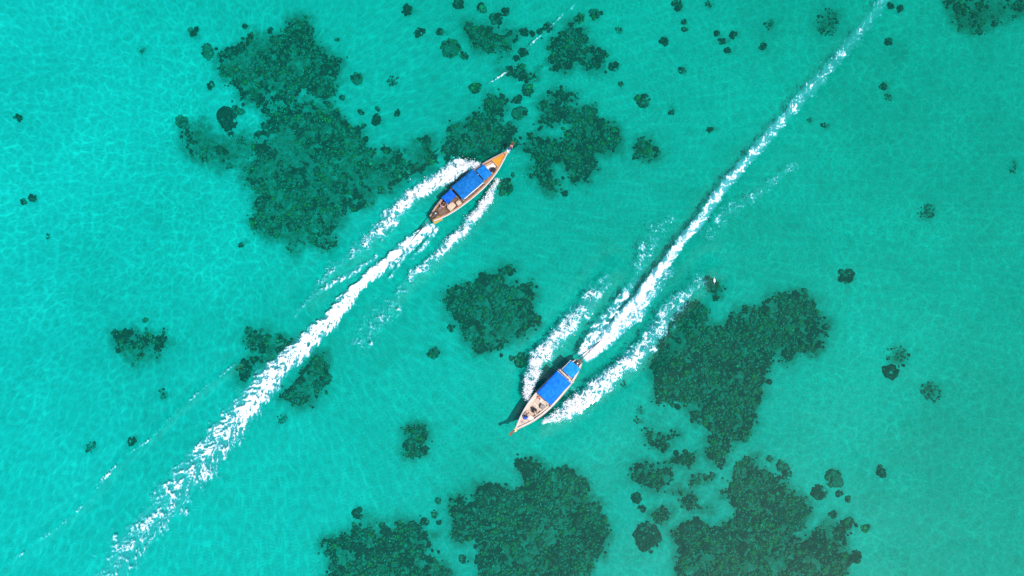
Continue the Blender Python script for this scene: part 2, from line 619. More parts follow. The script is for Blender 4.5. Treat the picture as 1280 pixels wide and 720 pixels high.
def bed_depth(X, Y):
    """level of the sea bed: shallower towards the left of the photograph, deeper to the right"""
    xc = np.clip(X, -75, 75)
    d = -1.58 - 0.0122 * xc + 0.00007 * xc * xc
    d = d + 0.20 * fbm(X * 0.035, Y * 0.035, 21, 3) + 0.05 * fbm(X * 0.35, Y * 0.35, 24, 3)
    d = d + 0.010 * np.clip(-Y, 0, 30) * sstep(10, -45, X)
    r = np.hypot(X, Y)
    d = np.clip(d, -3.2, -0.7) - 5.0 * sstep(90, 700, r)
    return d


def axis(lo, hi, step, far, grow):
    a = list(np.arange(lo, hi + step * .5, step))
    s, p, q = step, lo, hi
    L, U = [], []
    while p > -far or q < far:
        s *= grow
        if p > -far:
            p -= s
            L.append(p)
        if q < far:
            q += s
            U.append(q)
    return np.array(L[::-1] + a + U)


def grid_faces(nx, ny):
    i, j = np.meshgrid(np.arange(nx - 1), np.arange(ny - 1), indexing='ij')
    a = (i * ny + j).ravel()
    return np.stack([a, a + ny, a + ny + 1, a + 1], 1)


# ------------------------------------------------------------------ sea bed and sea
xs, ys = axis(-63, 63, 0.2, 1790, 1.22), axis(-37, 41, 0.2, 1790, 1.22)
X, Y = np.meshgrid(xs, ys, indexing='ij')
Z = sea_height(X, Y)
inn = (np.abs(X) < 70) & (np.abs(Y) < 48)
Z[inn] = full_height(X[inn], Y[inn])
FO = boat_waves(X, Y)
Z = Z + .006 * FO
nx, ny = len(xs), len(ys)
V = np.stack([X, Y, Z], -1).reshape(-1, 3)
F = grid_faces(nx, ny)
# closed body of water: side walls and a bottom
ring = np.concatenate([np.arange(ny), np.arange(1, nx) * ny + ny - 1, (nx - 1) * ny + np.arange(ny - 2, -1, -1), np.arange(nx - 2, 0, -1) * ny])
low = V[ring].copy()
low[:, 2] = -16.0
base = len(V)
nr = len(ring)
k = np.arange(nr)
k2 = (k + 1) % nr
side = np.stack([ring[k], ring[k2], base + k2, base + k], 1)
corners = base + np.array([0, ny - 1, ny - 1 + nx - 1, 2 * (ny - 1) + nx - 1])
V = np.concatenate([V, low])
# the bottom as one fan of quads is enough: two long strips between opposite low edges
lowA = np.arange(0, ny)                                  # x = min, y rising
lowB = np.arange(ny - 1 + nx - 1, 2 * (ny - 1) + nx)     # x = max, y falling
bot = np.stack([base + lowA[:-1], base + lowA[1:], base + lowB[::-1][1:], base + lowB[::-1][:-1]], 1)
sea = link('sea', np_mesh('sea', V, np.concatenate([F, side, bot]), True, [WATER], None, {'painted_crests': np.concatenate([np.clip(FO, 0, 1.2).ravel() ** 1.5, np.zeros(nr)])}))  # attribute carries the painted crest light
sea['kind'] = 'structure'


# ------------------------------------------------------------------ coral
def ico(sub):
    bm = bmesh.new()
    bmesh.ops.create_icosphere(bm, subdivisions=sub, radius=1.0)
    v = np.array([p.co[:] for p in bm.verts])
    f = np.array([[q.index for q in p.verts] for p in bm.faces])
    bm.free()
    return v, f


ICO1, ICO2, ICO3 = ico(1), ico(2), ico(3)


def lumpy(sub, seed, amp=0.28, freq=1.7):
    v, f = (ICO1, ICO2, ICO3)[sub - 1]
    n = fbm(v[:, 0] * freq + seed * 3.1 + v[:, 2] * 1.3, v[:, 1] * freq - seed * 1.7 + v[:, 2], seed, 3)
    return v * (1 + amp * n[:, None] * 1.6), f


LUMP2 = [lumpy(2, 40 + i, 0.35) for i in range(8)]
LUMP1 = [lumpy(1, 60 + i, 0.35) for i in range(8)]
LUMP3 = [lumpy(3, 80 + i, 0.32, 2.2) for i in range(8)]


def scatter_mesh(name, items, lumps):
    """items: x, y, z, r, squash, rot, variant, material -> one joined mesh"""
    vs, fs, ms = [], [], []
    b = 0
    for (x, y, z, r, sq, ro, va, mi) in items:
        v, f = lumps[va % len(lumps)]
        c, s = math.cos(ro), math.sin(ro)
        q = np.empty_like(v)
        q[:, 0] = x + r * (v[:, 0] * c - v[:, 1] * s)
        q[:, 1] = y + r * (v[:, 0] * s + v[:, 1] * c)
        q[:, 2] = z + r * sq * v[:, 2]
        vs.append(q)
        fs.append(f + b)
        ms.append(np.full(len(f), mi))
        b += len(v)
    return np_mesh(name, np.concatenate(vs), np.concatenate(fs), True, CORAL, np.concatenate(ms))


def inside(px, py, poly):
    """vectorised point in polygon"""
    r = np.zeros(px.shape, bool)
    n = len(poly)
    for i in range(n):
        x1, y1 = poly[i]
        x2, y2 = poly[i - 1]
        c = ((y1 > py) != (y2 > py)) & (px < (x2 - x1) * (py - y1) / (y2 - y1 + 1e-12) + x1)
        r ^= c
    return r


def edge_dist(px, py, poly):
    P = np.array(list(poly) + [poly[0]], float)
    return dist_path(px, py, P)[0]


def zz(o, s, pts):
    return [(o[0] + a / s, o[1] + b / s) for a, b in pts]


# outlines on the sea bed, read off the photograph; gap = share of open sand inside; yel = share of yellow-green colonies
REEFS = [
    ('wide ragged coral reef patch with a dark knob sticking out at one corner', .18, .06, 'm',
     [(272, 68), (285, 62), (298, 56), (303, 45), (318, 42), (330, 47), (343, 46), (352, 38), (362, 30), (362, 24), (375, 22), (388, 26), (392, 38), (396, 50), (404, 62), (412, 72), (426, 72), (429, 83), (425, 92), (427, 105), (420, 120), (405, 127), (392, 122), (382, 112), (376, 120), (372, 132), (355, 130), (340, 126), (320, 134), (302, 127), (300, 118), (290, 107), (276, 102), (272, 88)]),
    ('largest broken coral reef spreading to the foam beside the boat with the orange bow', .26, .09, 'm',
     [(345, 140), (358, 132), (380, 140), (395, 148), (410, 138), (420, 136), (432, 146), (440, 158), (450, 160), (460, 172), (462, 184), (475, 188), (490, 184), (500, 183), (503, 195), (510, 205), (510, 185), (520, 172), (540, 168), (548, 185), (548, 205), (530, 215), (510, 222), (495, 232), (488, 243), (475, 250), (465, 258), (445, 262), (434, 270), (434, 280), (420, 290), (424, 305), (410, 317), (395, 312), (385, 308), (375, 318), (362, 316), (350, 306), (330, 300), (315, 290), (310, 280), (316, 268), (316, 252), (325, 245), (312, 238), (302, 228), (303, 215), (290, 212), (285, 203), (300, 195), (320, 190), (330, 175), (325, 160)]),
    ('broken sparse coral band joining the knobbed reef to the largest broken reef', .45, .03, 's',
     [(318, 130), (345, 124), (378, 128), (398, 122), (418, 130), (432, 146), (410, 152), (380, 150), (352, 146), (330, 148)]),
    ('thin faded scatter of coral growth on sand at the ragged end of the largest reef', .74, .03, 's',
     [(232, 160), (250, 148), (275, 165), (300, 170), (330, 165), (325, 190), (300, 200), (285, 215), (262, 212), (240, 200), (228, 180)]),
    ('dark coral reef patch under the bow and shadow of the orange-bowed boat', .12, .08, 'm',
     zz((430, 100), 4, [(520, 225), (560, 210), (600, 200), (640, 170), (690, 150), (680, 110), (720, 75), (800, 70), (830, 100), (800, 150), (760, 180), (790, 230), (850, 210), (880, 240), (850, 290), (870, 340), (790, 370), (700, 400), (650, 430), (560, 390), (520, 400), (480, 360), (500, 300), (510, 260)])),
    ('broad lobed coral reef patch ahead of the prow of the orange-bowed boat', .10, .10, 'm',
     zz((620, 90), 4, [(200, 250), (230, 190), (210, 140), (260, 90), (320, 80), (350, 95), (400, 85), (420, 130), (380, 150), (320, 160), (370, 180), (430, 160), (500, 180), (520, 220), (580, 240), (620, 290), (640, 340), (610, 385), (550, 410), (500, 420), (530, 470), (520, 495), (480, 510), (490, 550), (460, 570), (430, 555), (380, 565), (350, 520), (340, 480), (290, 450), (270, 480), (300, 530), (330, 560), (300, 595), (250, 600), (210, 570), (200, 540), (150, 530), (145, 490), (190, 460), (180, 420), (130, 400), (125, 350), (150, 300), (200, 290), (240, 330), (330, 330), (350, 290), (330, 240), (290, 270), (230, 290)])),
    ('triangular coral reef patch between a round coral head and a thin foam line', .12, .06, 'm',
     zz((490, 0), 4, [(345, 130), (370, 105), (410, 110), (440, 125), (490, 120), (510, 150), (540, 160), (600, 140), (640, 150), (640, 200), (610, 240), (560, 270), (520, 300), (500, 270), (450, 270), (410, 250), (390, 200), (350, 165)])),
    ('irregular coral reef patch with yellow-green tips, beyond the foam line ahead of the orange-bowed boat', .16, .12, 'm',
     zz((620, 0), 4, [(240, 300), (270, 260), (250, 230), (280, 180), (330, 150), (370, 105), (400, 110), (410, 145), (460, 145), (470, 190), (450, 220), (490, 220), (530, 245), (580, 280), (540, 300), (560, 330), (500, 360), (430, 340), (400, 310), (350, 360), (300, 360), (260, 340)])),
    ('small narrow coral patch with a yellow-green streak along the thin foam line', .15, .25, 'm',
     zz((490, 0), 4, [(540, 360), (600, 325), (650, 330), (690, 370), (740, 350), (730, 390), (670, 410), (640, 385), (560, 385)])),
    ('isolated dark coral reef patch on open sand between the two boats', .14, .03, 'm',
     zz((500, 310), 4, [(215, 240), (270, 180), (370, 165), (420, 115), (470, 125), (500, 95), (560, 75), (585, 95), (570, 130), (520, 150), (540, 185), (600, 180), (670, 165), (685, 210), (680, 280), (680, 340), (710, 360), (690, 400), (640, 410), (610, 450), (540, 490), (480, 520), (430, 545), (370, 530), (350, 480), (310, 450), (290, 380), (240, 340), (215, 290)])),
    ('small frayed coral patch with dark corners, alone on bright sand', .30, .02, 's',
     zz((120, 380), 3.79, [(80, 135), (130, 140), (180, 110), (220, 140), (250, 125), (280, 150), (340, 135), (350, 170), (380, 190), (340, 195), (310, 220), (330, 240), (310, 275), (275, 275), (240, 250), (230, 290), (190, 305), (150, 275), (120, 230), (90, 190)])),
    ('frayed coral patch part covered by foam, on the dashed-ripple side of the long white wake', .30, .02, 's',
     zz((120, 380), 3.79, [(700, 150), (730, 110), (800, 130), (870, 130), (950, 170), (940, 210), (880, 260), (850, 310), (780, 290), (750, 320), (720, 380), (670, 360), (660, 300), (690, 260), (760, 240), (720, 200)])),
    ('crescent coral patch along the edge of the long white wake, on its clear-water side', .22, .02, 's',
     zz((120, 380), 3.79, [(870, 430), (930, 380), (980, 310), (1040, 220), (1090, 230), (1105, 290), (1100, 380), (1050, 440), (1030, 490), (930, 490), (880, 460)])),
    ('dark bumpy coral reef running out of view beside the great rounded reef', .08, .03, 'm',
     zz((380, 560), 4.5, [(75, 520), (110, 490), (170, 500), (210, 470), (255, 470), (260, 430), (310, 420), (330, 390), (380, 370), (410, 390), (420, 430), (450, 390), (475, 410), (470, 450), (510, 450), (510, 410), (560, 400), (620, 410), (660, 430), (690, 465), (760, 470), (765, 495), (720, 500), (715, 560), (700, 600), (740, 620), (800, 660), (850, 720), (860, 780), (140, 780), (150, 650), (120, 590), (80, 560)])),
    ('great rounded coral reef speckled yellow-green, with one small sandy hole', .05, .10, 'm',
     zz((550, 560), 4.5, [(50, 290), (110, 255), (150, 260), (160, 310), (185, 290), (185, 220), (220, 190), (300, 190), (380, 210), (420, 240), (470, 190), (430, 130), (430, 80), (480, 60), (590, 75), (640, 105), (720, 100), (800, 150), (850, 200), (880, 260), (920, 300), (920, 360), (950, 430), (960, 500), (920, 540), (920, 600), (880, 640), (850, 720), (850, 790), (220, 790), (220, 710), (185, 650), (200, 580), (190, 530), (110, 550), (50, 490), (70, 420), (50, 370)])),
    ('tall coral reef with a rounded arm, beside the foam of the plain wooden-bowed boat', .07, .06, 'm',
     [(857, 373), (886, 384), (891, 400), (907, 405), (918, 384), (952, 381), (960, 368), (984, 364), (1007, 365), (1023, 373), (1023, 389), (1039, 405), (1034, 434), (1021, 443), (1000, 442), (992, 454), (970, 454), (960, 468), (957, 485), (947, 515), (945, 537), (932, 552), (912, 562), (907, 584), (892, 582), (877, 562), (887, 547), (882, 530), (865, 526), (852, 507), (830, 507), (816, 502), (820, 482), (812, 455), (823, 429), (828, 415), (841, 392)]),
    ('small loose coral patch on sand off the foot of the tall reef', .30, .04, 's',
     zz((770, 440), 4, [(125, 400), (150, 370), (220, 390), (270, 400), (310, 380), (330, 410), (270, 450), (280, 490), (230, 510), (170, 470)])),
    ('short coral band linking the loose patch to the foot of the tall reef', .18, .06, 's',
     zz((770, 440), 4, [(220, 540), (300, 510), (420, 500), (410, 550), (370, 590), (300, 570), (240, 560)])),
    ('oval coral patch beside the short coral band, with a smooth sandy rim', .14, .04, 's',
     zz((770, 440), 4, [(60, 560), (130, 540), (190, 560), (260, 570), (310, 620), (270, 660), (220, 700), (160, 680), (60, 630)])),
    ('small slanting coral patch between the oval patch and the sprawling corner reef', .2, .08, 's',
     zz((770, 440), 4, [(360, 640), (420, 600), (500, 610), (480, 640), (420, 660), (370, 690)])),
    ('thin hooked coral patch around a bare sand pocket of the sprawling corner reef', .28, .05, 's',
     zz((770, 550), 4.235, [(265, 280), (330, 250), (400, 260), (440, 300), (430, 350), (520, 340), (520, 375), (440, 370), (370, 370), (340, 320)])),
    ('small square coral patch next to the round disc-shaped coral', .16, .03, 's',
     zz((770, 550), 4.235, [(170, 380), (240, 350), (300, 360), (300, 410), (270, 450), (230, 460), (190, 430)])),
    ('sprawling corner coral reef with bright yellow-green colonies and sandy pockets', .08, .12, 'm',
     [(914, 607), (914, 595), (921, 581), (935, 569), (947, 571), (951, 585), (964, 588), (973, 597), (987, 600), (994, 611), (1006, 618), (1016, 633), (1016, 644), (1009, 652), (1014, 660), (1000, 668), (1004, 676), (1018, 664), (1032, 652), (1051, 654), (1065, 647), (1069, 654), (1063, 666), (1063, 682), (1066, 701), (1064, 712), (1062, 730), (846, 730), (843, 703), (848, 689), (838, 661), (860, 649), (883, 651), (897, 659), (912, 651), (921, 642), (916, 625), (900, 623), (902, 611)]),
    ('small dark coral patch beside the white float, under the edge of the foam', .1, .02, 's',
     zz((770, 310), 3.79, [(400, 160), (440, 130), (490, 140), (510, 190), (490, 250), (460, 250), (440, 200)])),
    ('faded sparse coral ground in the corner beyond the end of the straight wake', .66, .10, 's',
     [(1180, -6), (1292, -6), (1290, 20), (1262, 26), (1240, 34), (1215, 46), (1198, 38), (1188, 22)]),
    ('compact dark five-lobed coral patch alone on sand past the lobed reef', .06, .03, 's',
     zz((620, 90), 4, [(690, 370), (720, 330), (760, 335), (790, 370), (835, 400), (800, 440), (760, 445), (690, 430)])),
    ('blocky dark coral patch alone on open sand, off the bow of the plain wooden-bowed boat', .05, .03, 's',
     zz((400, 360), 2, [(206, 350), (228, 337), (262, 340), (281, 352), (276, 376), (270, 392), (272, 420), (244, 430), (212, 424), (204, 402), (208, 376)])),
]
SAND_HOLES = [(613, 405, 8), (666, 693, 9), (905, 640, 14), (1000, 670, 7), (356, 190, 14), (372, 205, 10), (392, 240, 9), (478, 222, 10), (700, 205, 8), (995, 717, 9), (310, 200, 14), (345, 175, 12), (395, 285, 8), (545, 175, 7)]
ZB = -1.45


def w2p(X, Y, z):
    """world -> photograph pixels (for reading the outlines)"""
    x, y, zc = X - CAM.x, Y - CAM.y, z - CAM.z
    cyy = y * CT + zc * ST
    czz = -y * ST + zc * CT
    return 640 + FPX * x / -czz, 360 - FPX * cyy / -czz


# ------------------------------------------------------------------ sea bed, with algal turf on the sand near the coral
def make_seabed():
    xs, ys = axis(-64, 64, 0.32, 1800, 1.22), axis(-38, 42, 0.32, 1800, 1.22)
    X, Y = np.meshgrid(xs, ys, indexing='ij')
    turf = np.zeros(X.shape)
    wx = X + 1.1 * fbm(X * .35, Y * .35, 71, 3)
    wy = Y + 1.1 * fbm(X * .35, Y * .35, 77, 3)
    for (lb, gap, yel, sz, outl) in REEFS:
        P = np.array([W(a, b, ZB) for a, b in outl])
        lo, hi = P.min(0) - 5, P.max(0) + 5
        q = (X > lo[0]) & (X < hi[0]) & (Y > lo[1]) & (Y < hi[1])
        ins = inside(wx[q], wy[q], P)
        ed = edge_dist(wx[q], wy[q], list(map(tuple, P)))
        t = np.where(ins, .78 + .15 * sstep(0, 1.5, ed), .78 * np.exp(-ed / 1.0))
        turf[q] = np.maximum(turf[q], t)
    for (px, py, rp, look) in HEADS:
        x, y = W(px, py, ZB)
        r = rp * PX
        q = (np.abs(X - x) < 5) & (np.abs(Y - y) < 5)
        d = np.hypot(wx[q] - x - .2, wy[q] - y)
        turf[q] = np.maximum(turf[q], (.95 if look == 'f' else .75) * np.exp(-(d / (r * (1.05 if look == 'f' else 1.2) + .15)) ** 2))
    for (px, py, rp, k) in STAINS:
        x, y = W(px, py, ZB)
        q = (np.abs(X - x) < 14) & (np.abs(Y - y) < 14)
        d = np.hypot(wx[q] - x, wy[q] - y)
        turf[q] = np.maximum(turf[q], 1.25 * k * np.exp(-(d / (rp * PX)) ** 2))
    o = link('seabed', np_mesh('seabed', np.stack([X, Y, bed_depth(X, Y)], -1).reshape(-1, 3), grid_faces(len(xs), len(ys)), True, [SAND], None, {'turf': turf.ravel()}))
    o['kind'] = 'structure'


# faint patches of turf with no coral on them
STAINS = [(262, 185, 34, .62), (310, 185, 40, .55), (1035, 28, 24, .75), (965, 40, 26, .42), (1125, 60, 24, .40), (1225, 30, 36, .50), (800, 205, 26, .35),
          (760, 215, 22, .35), (600, 150, 40, .45), (690, 120, 36, .42), (640, 60, 44, .40), (560, 240, 26, .4), (820, 530, 30, .5), (870, 610, 34, .5), (1095, 625, 26, .35), (1120, 447, 18, .42),
          (700, 250, 20, .3), (845, 350, 26, .4), (720, 470, 16, .3), (1060, 345, 18, .3), (350, 460, 30, .4), (790, 690, 22, .35), (480, 560, 8, .1)]


def bed1(x, y):
    return float(bed_depth(np.array([x]), np.array([y]))[0])


def colony_mesh(seed, main, other):
    rr = np.random.default_rng(seed)
    it = [(0, 0, 0, .80, .75, 0.0, seed, main)]
    for k in range(16):
        a, u = rr.uniform(0, 6.283), math.sqrt(rr.random())
        d = .95 * u
        it.append((d * math.cos(a), d * math.sin(a), .55 * math.sqrt(max(0, 1 - u * u)) + .05, rr.uniform(.14, .34), .9, a, int(rr.integers(8)), other if rr.random() < .4 else main))
    return scatter_mesh('coral_colony', it, LUMP1)


HEAD_MESH = [colony_mesh(500 + q, m0, m1) for q, (m0, m1) in enumerate([(0, 1), (0, 0), (0, 5), (5, 0), (5, 1), (1, 5), (1, 0), (0, 2), (5, 2), (0, 1), (1, 2), (5, 0)])]
YEL_MESH = [colony_mesh(540 + q, 2, m1) for q, m1 in enumerate([3, 1, 0, 3])]


def build_reef(label, gap, yel, size, outline, seed):
    outline = np.array([W(a, b, ZB) for a, b in outline])
    cx, cy_ = outline.mean(0)
    cz = bed1(cx, cy_)
    root = bpy.data.objects.new('coral_reef', None)
    col.objects.link(root)
    root.location = (cx, cy_, cz)
    tag(root, label, 'coral reef', 'coral reef patches on the sandy sea bed')
    lo, hi = outline.min(0) - 0.6, outline.max(0) + 0.6
    g = 0.30
    gx, gy = np.arange(lo[0], hi[0], g), np.arange(lo[1], hi[1], g)
    GX, GY = np.meshgrid(gx, gy, indexing='ij')
    wob = 0.55
    QX, QY = GX + wob * fbm(GX * .9, GY * .9, seed, 3), GY + wob * fbm(GX * .9, GY * .9, seed + 7, 3)
    ins = inside(QX, QY, outline)
    ed = edge_dist(QX, QY, outline)
    sd = np.where(ins, ed, -ed)
    PXx, PYy = w2p(GX, GY, ZB)
    hole = np.zeros(GX.shape, bool)
    for hx, hy, hr in SAND_HOLES:
        hole |= np.hypot(PXx - hx, PYy - hy) < hr * (0.8 + 0.5 * fbm(GX * .8, GY * .8, 5, 2))
    dens = 0.5 + 0.5 * fbm(GX * .28, GY * .28, seed + 3, 4, .6) + 0.55 * fbm(GX * .95, GY * .95, seed + 4, 3, .65)
    # share `gap` of the patch stays open sand
    gap = min(.85, gap * 1.25 + .16)
    thr = np.quantile(dens[ins & ~hole], gap) if (ins & ~hole).any() else 0
    live = ins & ~hole & (dens + .10 * sstep(1.5, .3, sd) > thr) & (sd > .12)
    Zb = bed_depth(GX, GY)
    rise = 0.42 * sstep(-0.1, 1.3, sd) * (0.65 + 0.9 * fbm(GX * .7, GY * .7, seed + 9, 3)) * sstep(thr - .04, thr + .12, dens)
    Hh = Zb + np.where(live, rise, -0.25)
    # dead rock that carries the living coral
    keep = live[:-1, :-1] | live[1:, :-1] | live[1:, 1:] | live[:-1, 1:]
    ff = grid_faces(len(gx), len(gy))[keep.ravel()]
    used, inv = np.unique(ff, return_inverse=True)
    vv = np.stack([GX + .12 * rng.standard_normal(GX.shape) - cx, GY + .12 * rng.standard_normal(GX.shape) - cy_, Hh - cz], -1).reshape(-1, 3)[used]
    rk = link('reef_rock', np_mesh('reef_rock', vv, inv.reshape(-1, 4), True, [CORAL[5]]), root)
    ii, jj = np.nonzero(live)
    if len(ii) == 0:
        return
    small, heads = [], []
    nper = 2.0 if size == 'm' else 2.4
    rim = .45 + .55 * sstep(0, .8, sd[ii, jj])
    order = rng.permutation(np.repeat(np.arange(len(ii)), 3))[: int(len(ii) * nper)]
    order = order[rng.random(len(order)) < rim[order]]
    yfield = fbm(GX * .45, GY * .45, seed + 31, 2)
    dfield = fbm(GX * .30, GY * .30, seed + 41, 4, .6) + .22 * sstep(1.2, .2, sd)
    for q in order:
        i, j = ii[q], jj[q]
        sp = g / 2 if rng.random() > .16 else g * 3.2
        x, y = GX[i, j] + rng.uniform(-sp, sp), GY[i, j] + rng.uniform(-sp, sp)
        r = float(np.clip(rng.lognormal(-2.1, .42), .05, .36))
        u = rng.random()
        ypro = yel * (1.8 if yfield[i, j] > .10 else .25)
        dk = float(np.clip(.22 + 2.2 * dfield[i, j], .02, .85))
        if u < ypro:
            mi = 3
        elif u < ypro + .15:
            mi = 4
        else:
            u2 = rng.random()
            mi = 0 if u2 < dk else 1 if u2 < dk + (1 - dk) * .62 else 2
        if mi == 4:
            r = rng.uniform(.035, .085)
        if mi == 3:
            r *= .6
        small.append((x - cx, y - cy_, Hh[i, j] - cz + (r * .35 if mi != 4 else rng.uniform(.16, .36)), r, rng.uniform(.6, 1.1), rng.uniform(0, 6.28), int(rng.integers(8)), mi))
    st = link('coral_growth', scatter_mesh('coral_growth', small, LUMP1), root)
    st['kind'] = 'stuff'
    # larger colonies one can tell apart, also along the rim
    nh = int(np.clip(len(ii) * g * g * .42, 5, 110))
    wgt = np.where(sd[ii, jj] < 0.9, 2.2, 1.0)
    pick = rng.choice(len(ii), size=min(nh, len(ii)), replace=False, p=wgt / wgt.sum())
    for q in pick:
        i, j = ii[q], jj[q]
        r = float(rng.uniform(.22, .58)) * (1.0 if size == 'm' else .8)
        yl = rng.random() < yel * .7 and yfield[i, j] > .05
        me = YEL_MESH[int(rng.integers(4))] if yl else HEAD_MESH[int(rng.integers(len(HEAD_MESH)))]
        h = link('coral_colony', me, root, (GX[i, j] - cx, GY[i, j] - cy_, Hh[i, j] - cz + .1 * r), (0, 0, rng.uniform(0, 6.28)))
        if yl:
            r *= .7
        h.scale = (r * rng.uniform(.85, 1.15), r * rng.uniform(.85, 1.15), r * rng.uniform(.6, .85))


for i, (lb, gap, yel, sz, outl) in enumerate(REEFS):
    build_reef(lb, gap, yel, sz, outl, 100 + 13 * i)

# single coral heads: px, py, radius px, look (d dark, g grey-green, y yellow-green, f faint and loose)
HEADS = [
    (244, 42.5, 6, 'd'), (261, 66, 9.5, 'g'), (307.5, 35, 3.5, 'd'), (338, 39.5, 2.6, 'd'), (265, 109, 4.5, 'd'), (229, 154, 8.5, 'g'),
    (286, 151, 15, 'd'), (298, 139.5, 7, 'g'), (289.5, 169, 3, 'd'), (323, 169, 5, 'd'), (427.5, 122.5, 4, 'd'), (446, 98, 8, 'g'),
    (422, 50, 2.6, 'f'), (303, 307, 3, 'd'), (451, 141, 3.5, 'd'), (472, 137, 2.6, 'd'), (471, 150, 7, 'd'), (497, 141.5, 4, 'd'),
    (454.5, 158, 2.6, 'g'), (491, 101, 7, 'f'), (641, 219, 2.2, 'd'), (632, 234, 11, 'y'), (509, 13, 6.5, 'd'), (523, 41, 6.5, 'd'),
    (549.5, 40, 5, 'd'), (572.5, 4, 7, 'd'), (563, 61, 13, 'g'), (580, 70, 5, 'y'), (601, 10, 6, 'y'), (620, 22, 9, 'd'), (631, 14, 6, 'd'),
    (594, 111, 8, 'y'), (654, 65, 7, 'd'), (645, 72, 4.5, 'd'), (648, 124, 6, 'd'), (650, 142, 10, 'g'), (660, 114, 8, 'y'), (655, 40, 6, 'd'), (665, 42, 4, 'd'),
    (685, 33, 6.5, 'd'), (674, 39, 4.5, 'd'), (725, 22, 7, 'y'), (745, 17, 7.5, 'y'), (767, 83, 6, 'd'), (776, 105, 3.5, 'g'), (774, 37, 4.5, 'f'),
    (831, 51, 6, 'd'), (847, 5, 7, 'd'), (855, 27, 3.5, 'd'), (857, 36, 3, 'd'), (853, 87, 4.5, 'd'), (804, 125, 9, 'y'), (839.5, 139, 4, 'd'),
    (706, 242, 4.5, 'd'), (542, 441, 7.5, 'g'), (564.5, 409, 5.5, 'd'), (653, 449.5, 9.5, 'y'),
    (448, 642, 6.5, 'd'), (548, 627, 4, 'g'), (543, 642, 4, 'y'), (531, 651.5, 5, 'd'), (578.5, 699, 5, 'd'), (549, 653, 2.5, 'd'),
    (809, 671.5, 18, 'd'), (795.5, 622, 6.5, 'd'), (803, 636, 5, 'd'), (1043, 598, 11, 'g'), (1026, 615, 10, 'd'), (1050, 617, 4, 'd'), (1062, 624, 4, 'g'),
    (1103.5, 590.6, 7, 'd'), (1083.7, 660.5, 5, 'y'), (1043, 644, 5, 'd'), (1071, 696, 7, 'd'), (978.6, 582, 6, 'g'), (985, 592, 7, 'd'), (963, 574.5, 4, 'g'),
    (184.6, 401, 3, 'g'), (205, 493.5, 6, 'f'), (167.5, 551.5, 5.5, 'd'), (117, 559, 6, 'f'), (353.5, 524, 6, 'f'),
    (886, 3, 5, 'f'), (897, 41, 4.2, 'd'), (903, 50, 4.2, 'd'), (917, 42, 5.5, 'd'), (911, 62, 4.6, 'd'), (963, 29, 6, 'f'), (955, 56, 5, 'd'),
    (1036, 26, 17, 'f'), (1115, 5, 4.4, 'd'), (1127, 9, 5, 'd'), (1113, 50, 5, 'd'), (1107, 106.5, 5.5, 'd'), (1113, 120, 4.5, 'f'),
    (888, 161, 4.6, 'd'), (1270, 210, 5, 'f'), (1205, 8, 10, 'y'), (1277, 7, 7, 'd'), (1160, 263, 11, 'f'), (1059.5, 345.5, 9.5, 'd'),
    (1114.5, 464.5, 9.5, 'd'), (1166, 489.5, 12, 'f'), (1124, 445, 13, 'f'), (27, 150, 5, 'd'), (45, 250, 5, 'd'), (33, 254, 3.4, 'd'), (64, 297, 3, 'f'), (178, 67, 5, 'f'),
    (640, 448, 3, 'g'), (800, 512, 5, 'f'), (797, 525, 4, 'f'), (780, 480, 4, 'f'), (1014, 148, 3.5, 'f'), (1031, 155, 3, 'f'), (508, 15, 3, 'd'),
]
make_seabed()
HEAD_LABEL = {
    (229, 154): 'round grey-green coral head alone off the faded scatter of coral growth',
    (286, 151): 'big dark lumpy coral head between the knobbed reef and the faded scatter',
    (261, 66): 'grey-green coral head just off the pointed end of the knobbed reef',
    (563, 61): 'large squarish grey-green coral head beside the triangular reef patch',
    (632, 234): 'yellow-tipped coral head in open water beside the hull of the orange-bowed boat',
    (653, 449.5): 'yellow-green coral head beside the foam of the plain wooden-bowed boat',
    (542, 441): 'single grey-green coral head on sand below the isolated reef patch between the boats',
    (809, 671.5): 'large round disc-shaped dark coral with a ragged dark rim',
    (1043, 598): 'ring-shaped grey-green coral head joined to a darker one off the sprawling reef',
    (1026, 615): 'dark coral head joined to the ring-shaped one off the sprawling reef',
    (1059.5, 345.5): 'round dark coral head past the rounded arm of the tall reef',
    (1114.5, 464.5): 'black-looking round coral head with loose weed beside it on open sand',
    (1103.5, 590.6): 'dark coral head alone on sand, farthest out from the sprawling corner reef',
    (1036, 26): 'wide fuzzy dark tuft of weed and coral beside the end of the straight wake',
    (1205, 8): 'yellow-green coral head in the faded corner coral ground',
    (650, 142): 'grey-green coral head between the lobed reef and the reef under the bow',
    (1166, 489.5): 'loose speckled coral clump beyond the black-looking coral head',
    (1160, 263): 'loose speckled coral clump alone on wide open sand',
}
SHORT = ['the knobbed ragged reef', 'the largest broken reef', 'the broken joining band', 'the faded coral scatter', 'the reef under the orange bow', 'the broad lobed reef',
         'the triangular reef patch', 'the irregular yellow-tipped reef', 'the narrow yellow-streaked patch', 'the isolated reef between the boats',
         'the frayed patch on bright sand', 'the foam-covered frayed patch', 'the crescent patch by the long wake', 'the dark bumpy reef', 'the great rounded reef',
         'the tall reef with an arm', 'the small loose patch', 'the short coral band', 'the oval coral patch', 'the slanting coral patch', 'the hooked coral patch',
         'the square coral patch', 'the sprawling corner reef', 'the dark patch by the float', 'the faded corner ground', 'the five-lobed patch', 'the blocky dark patch']
GROUP = 'small coral heads scattered over the sand'
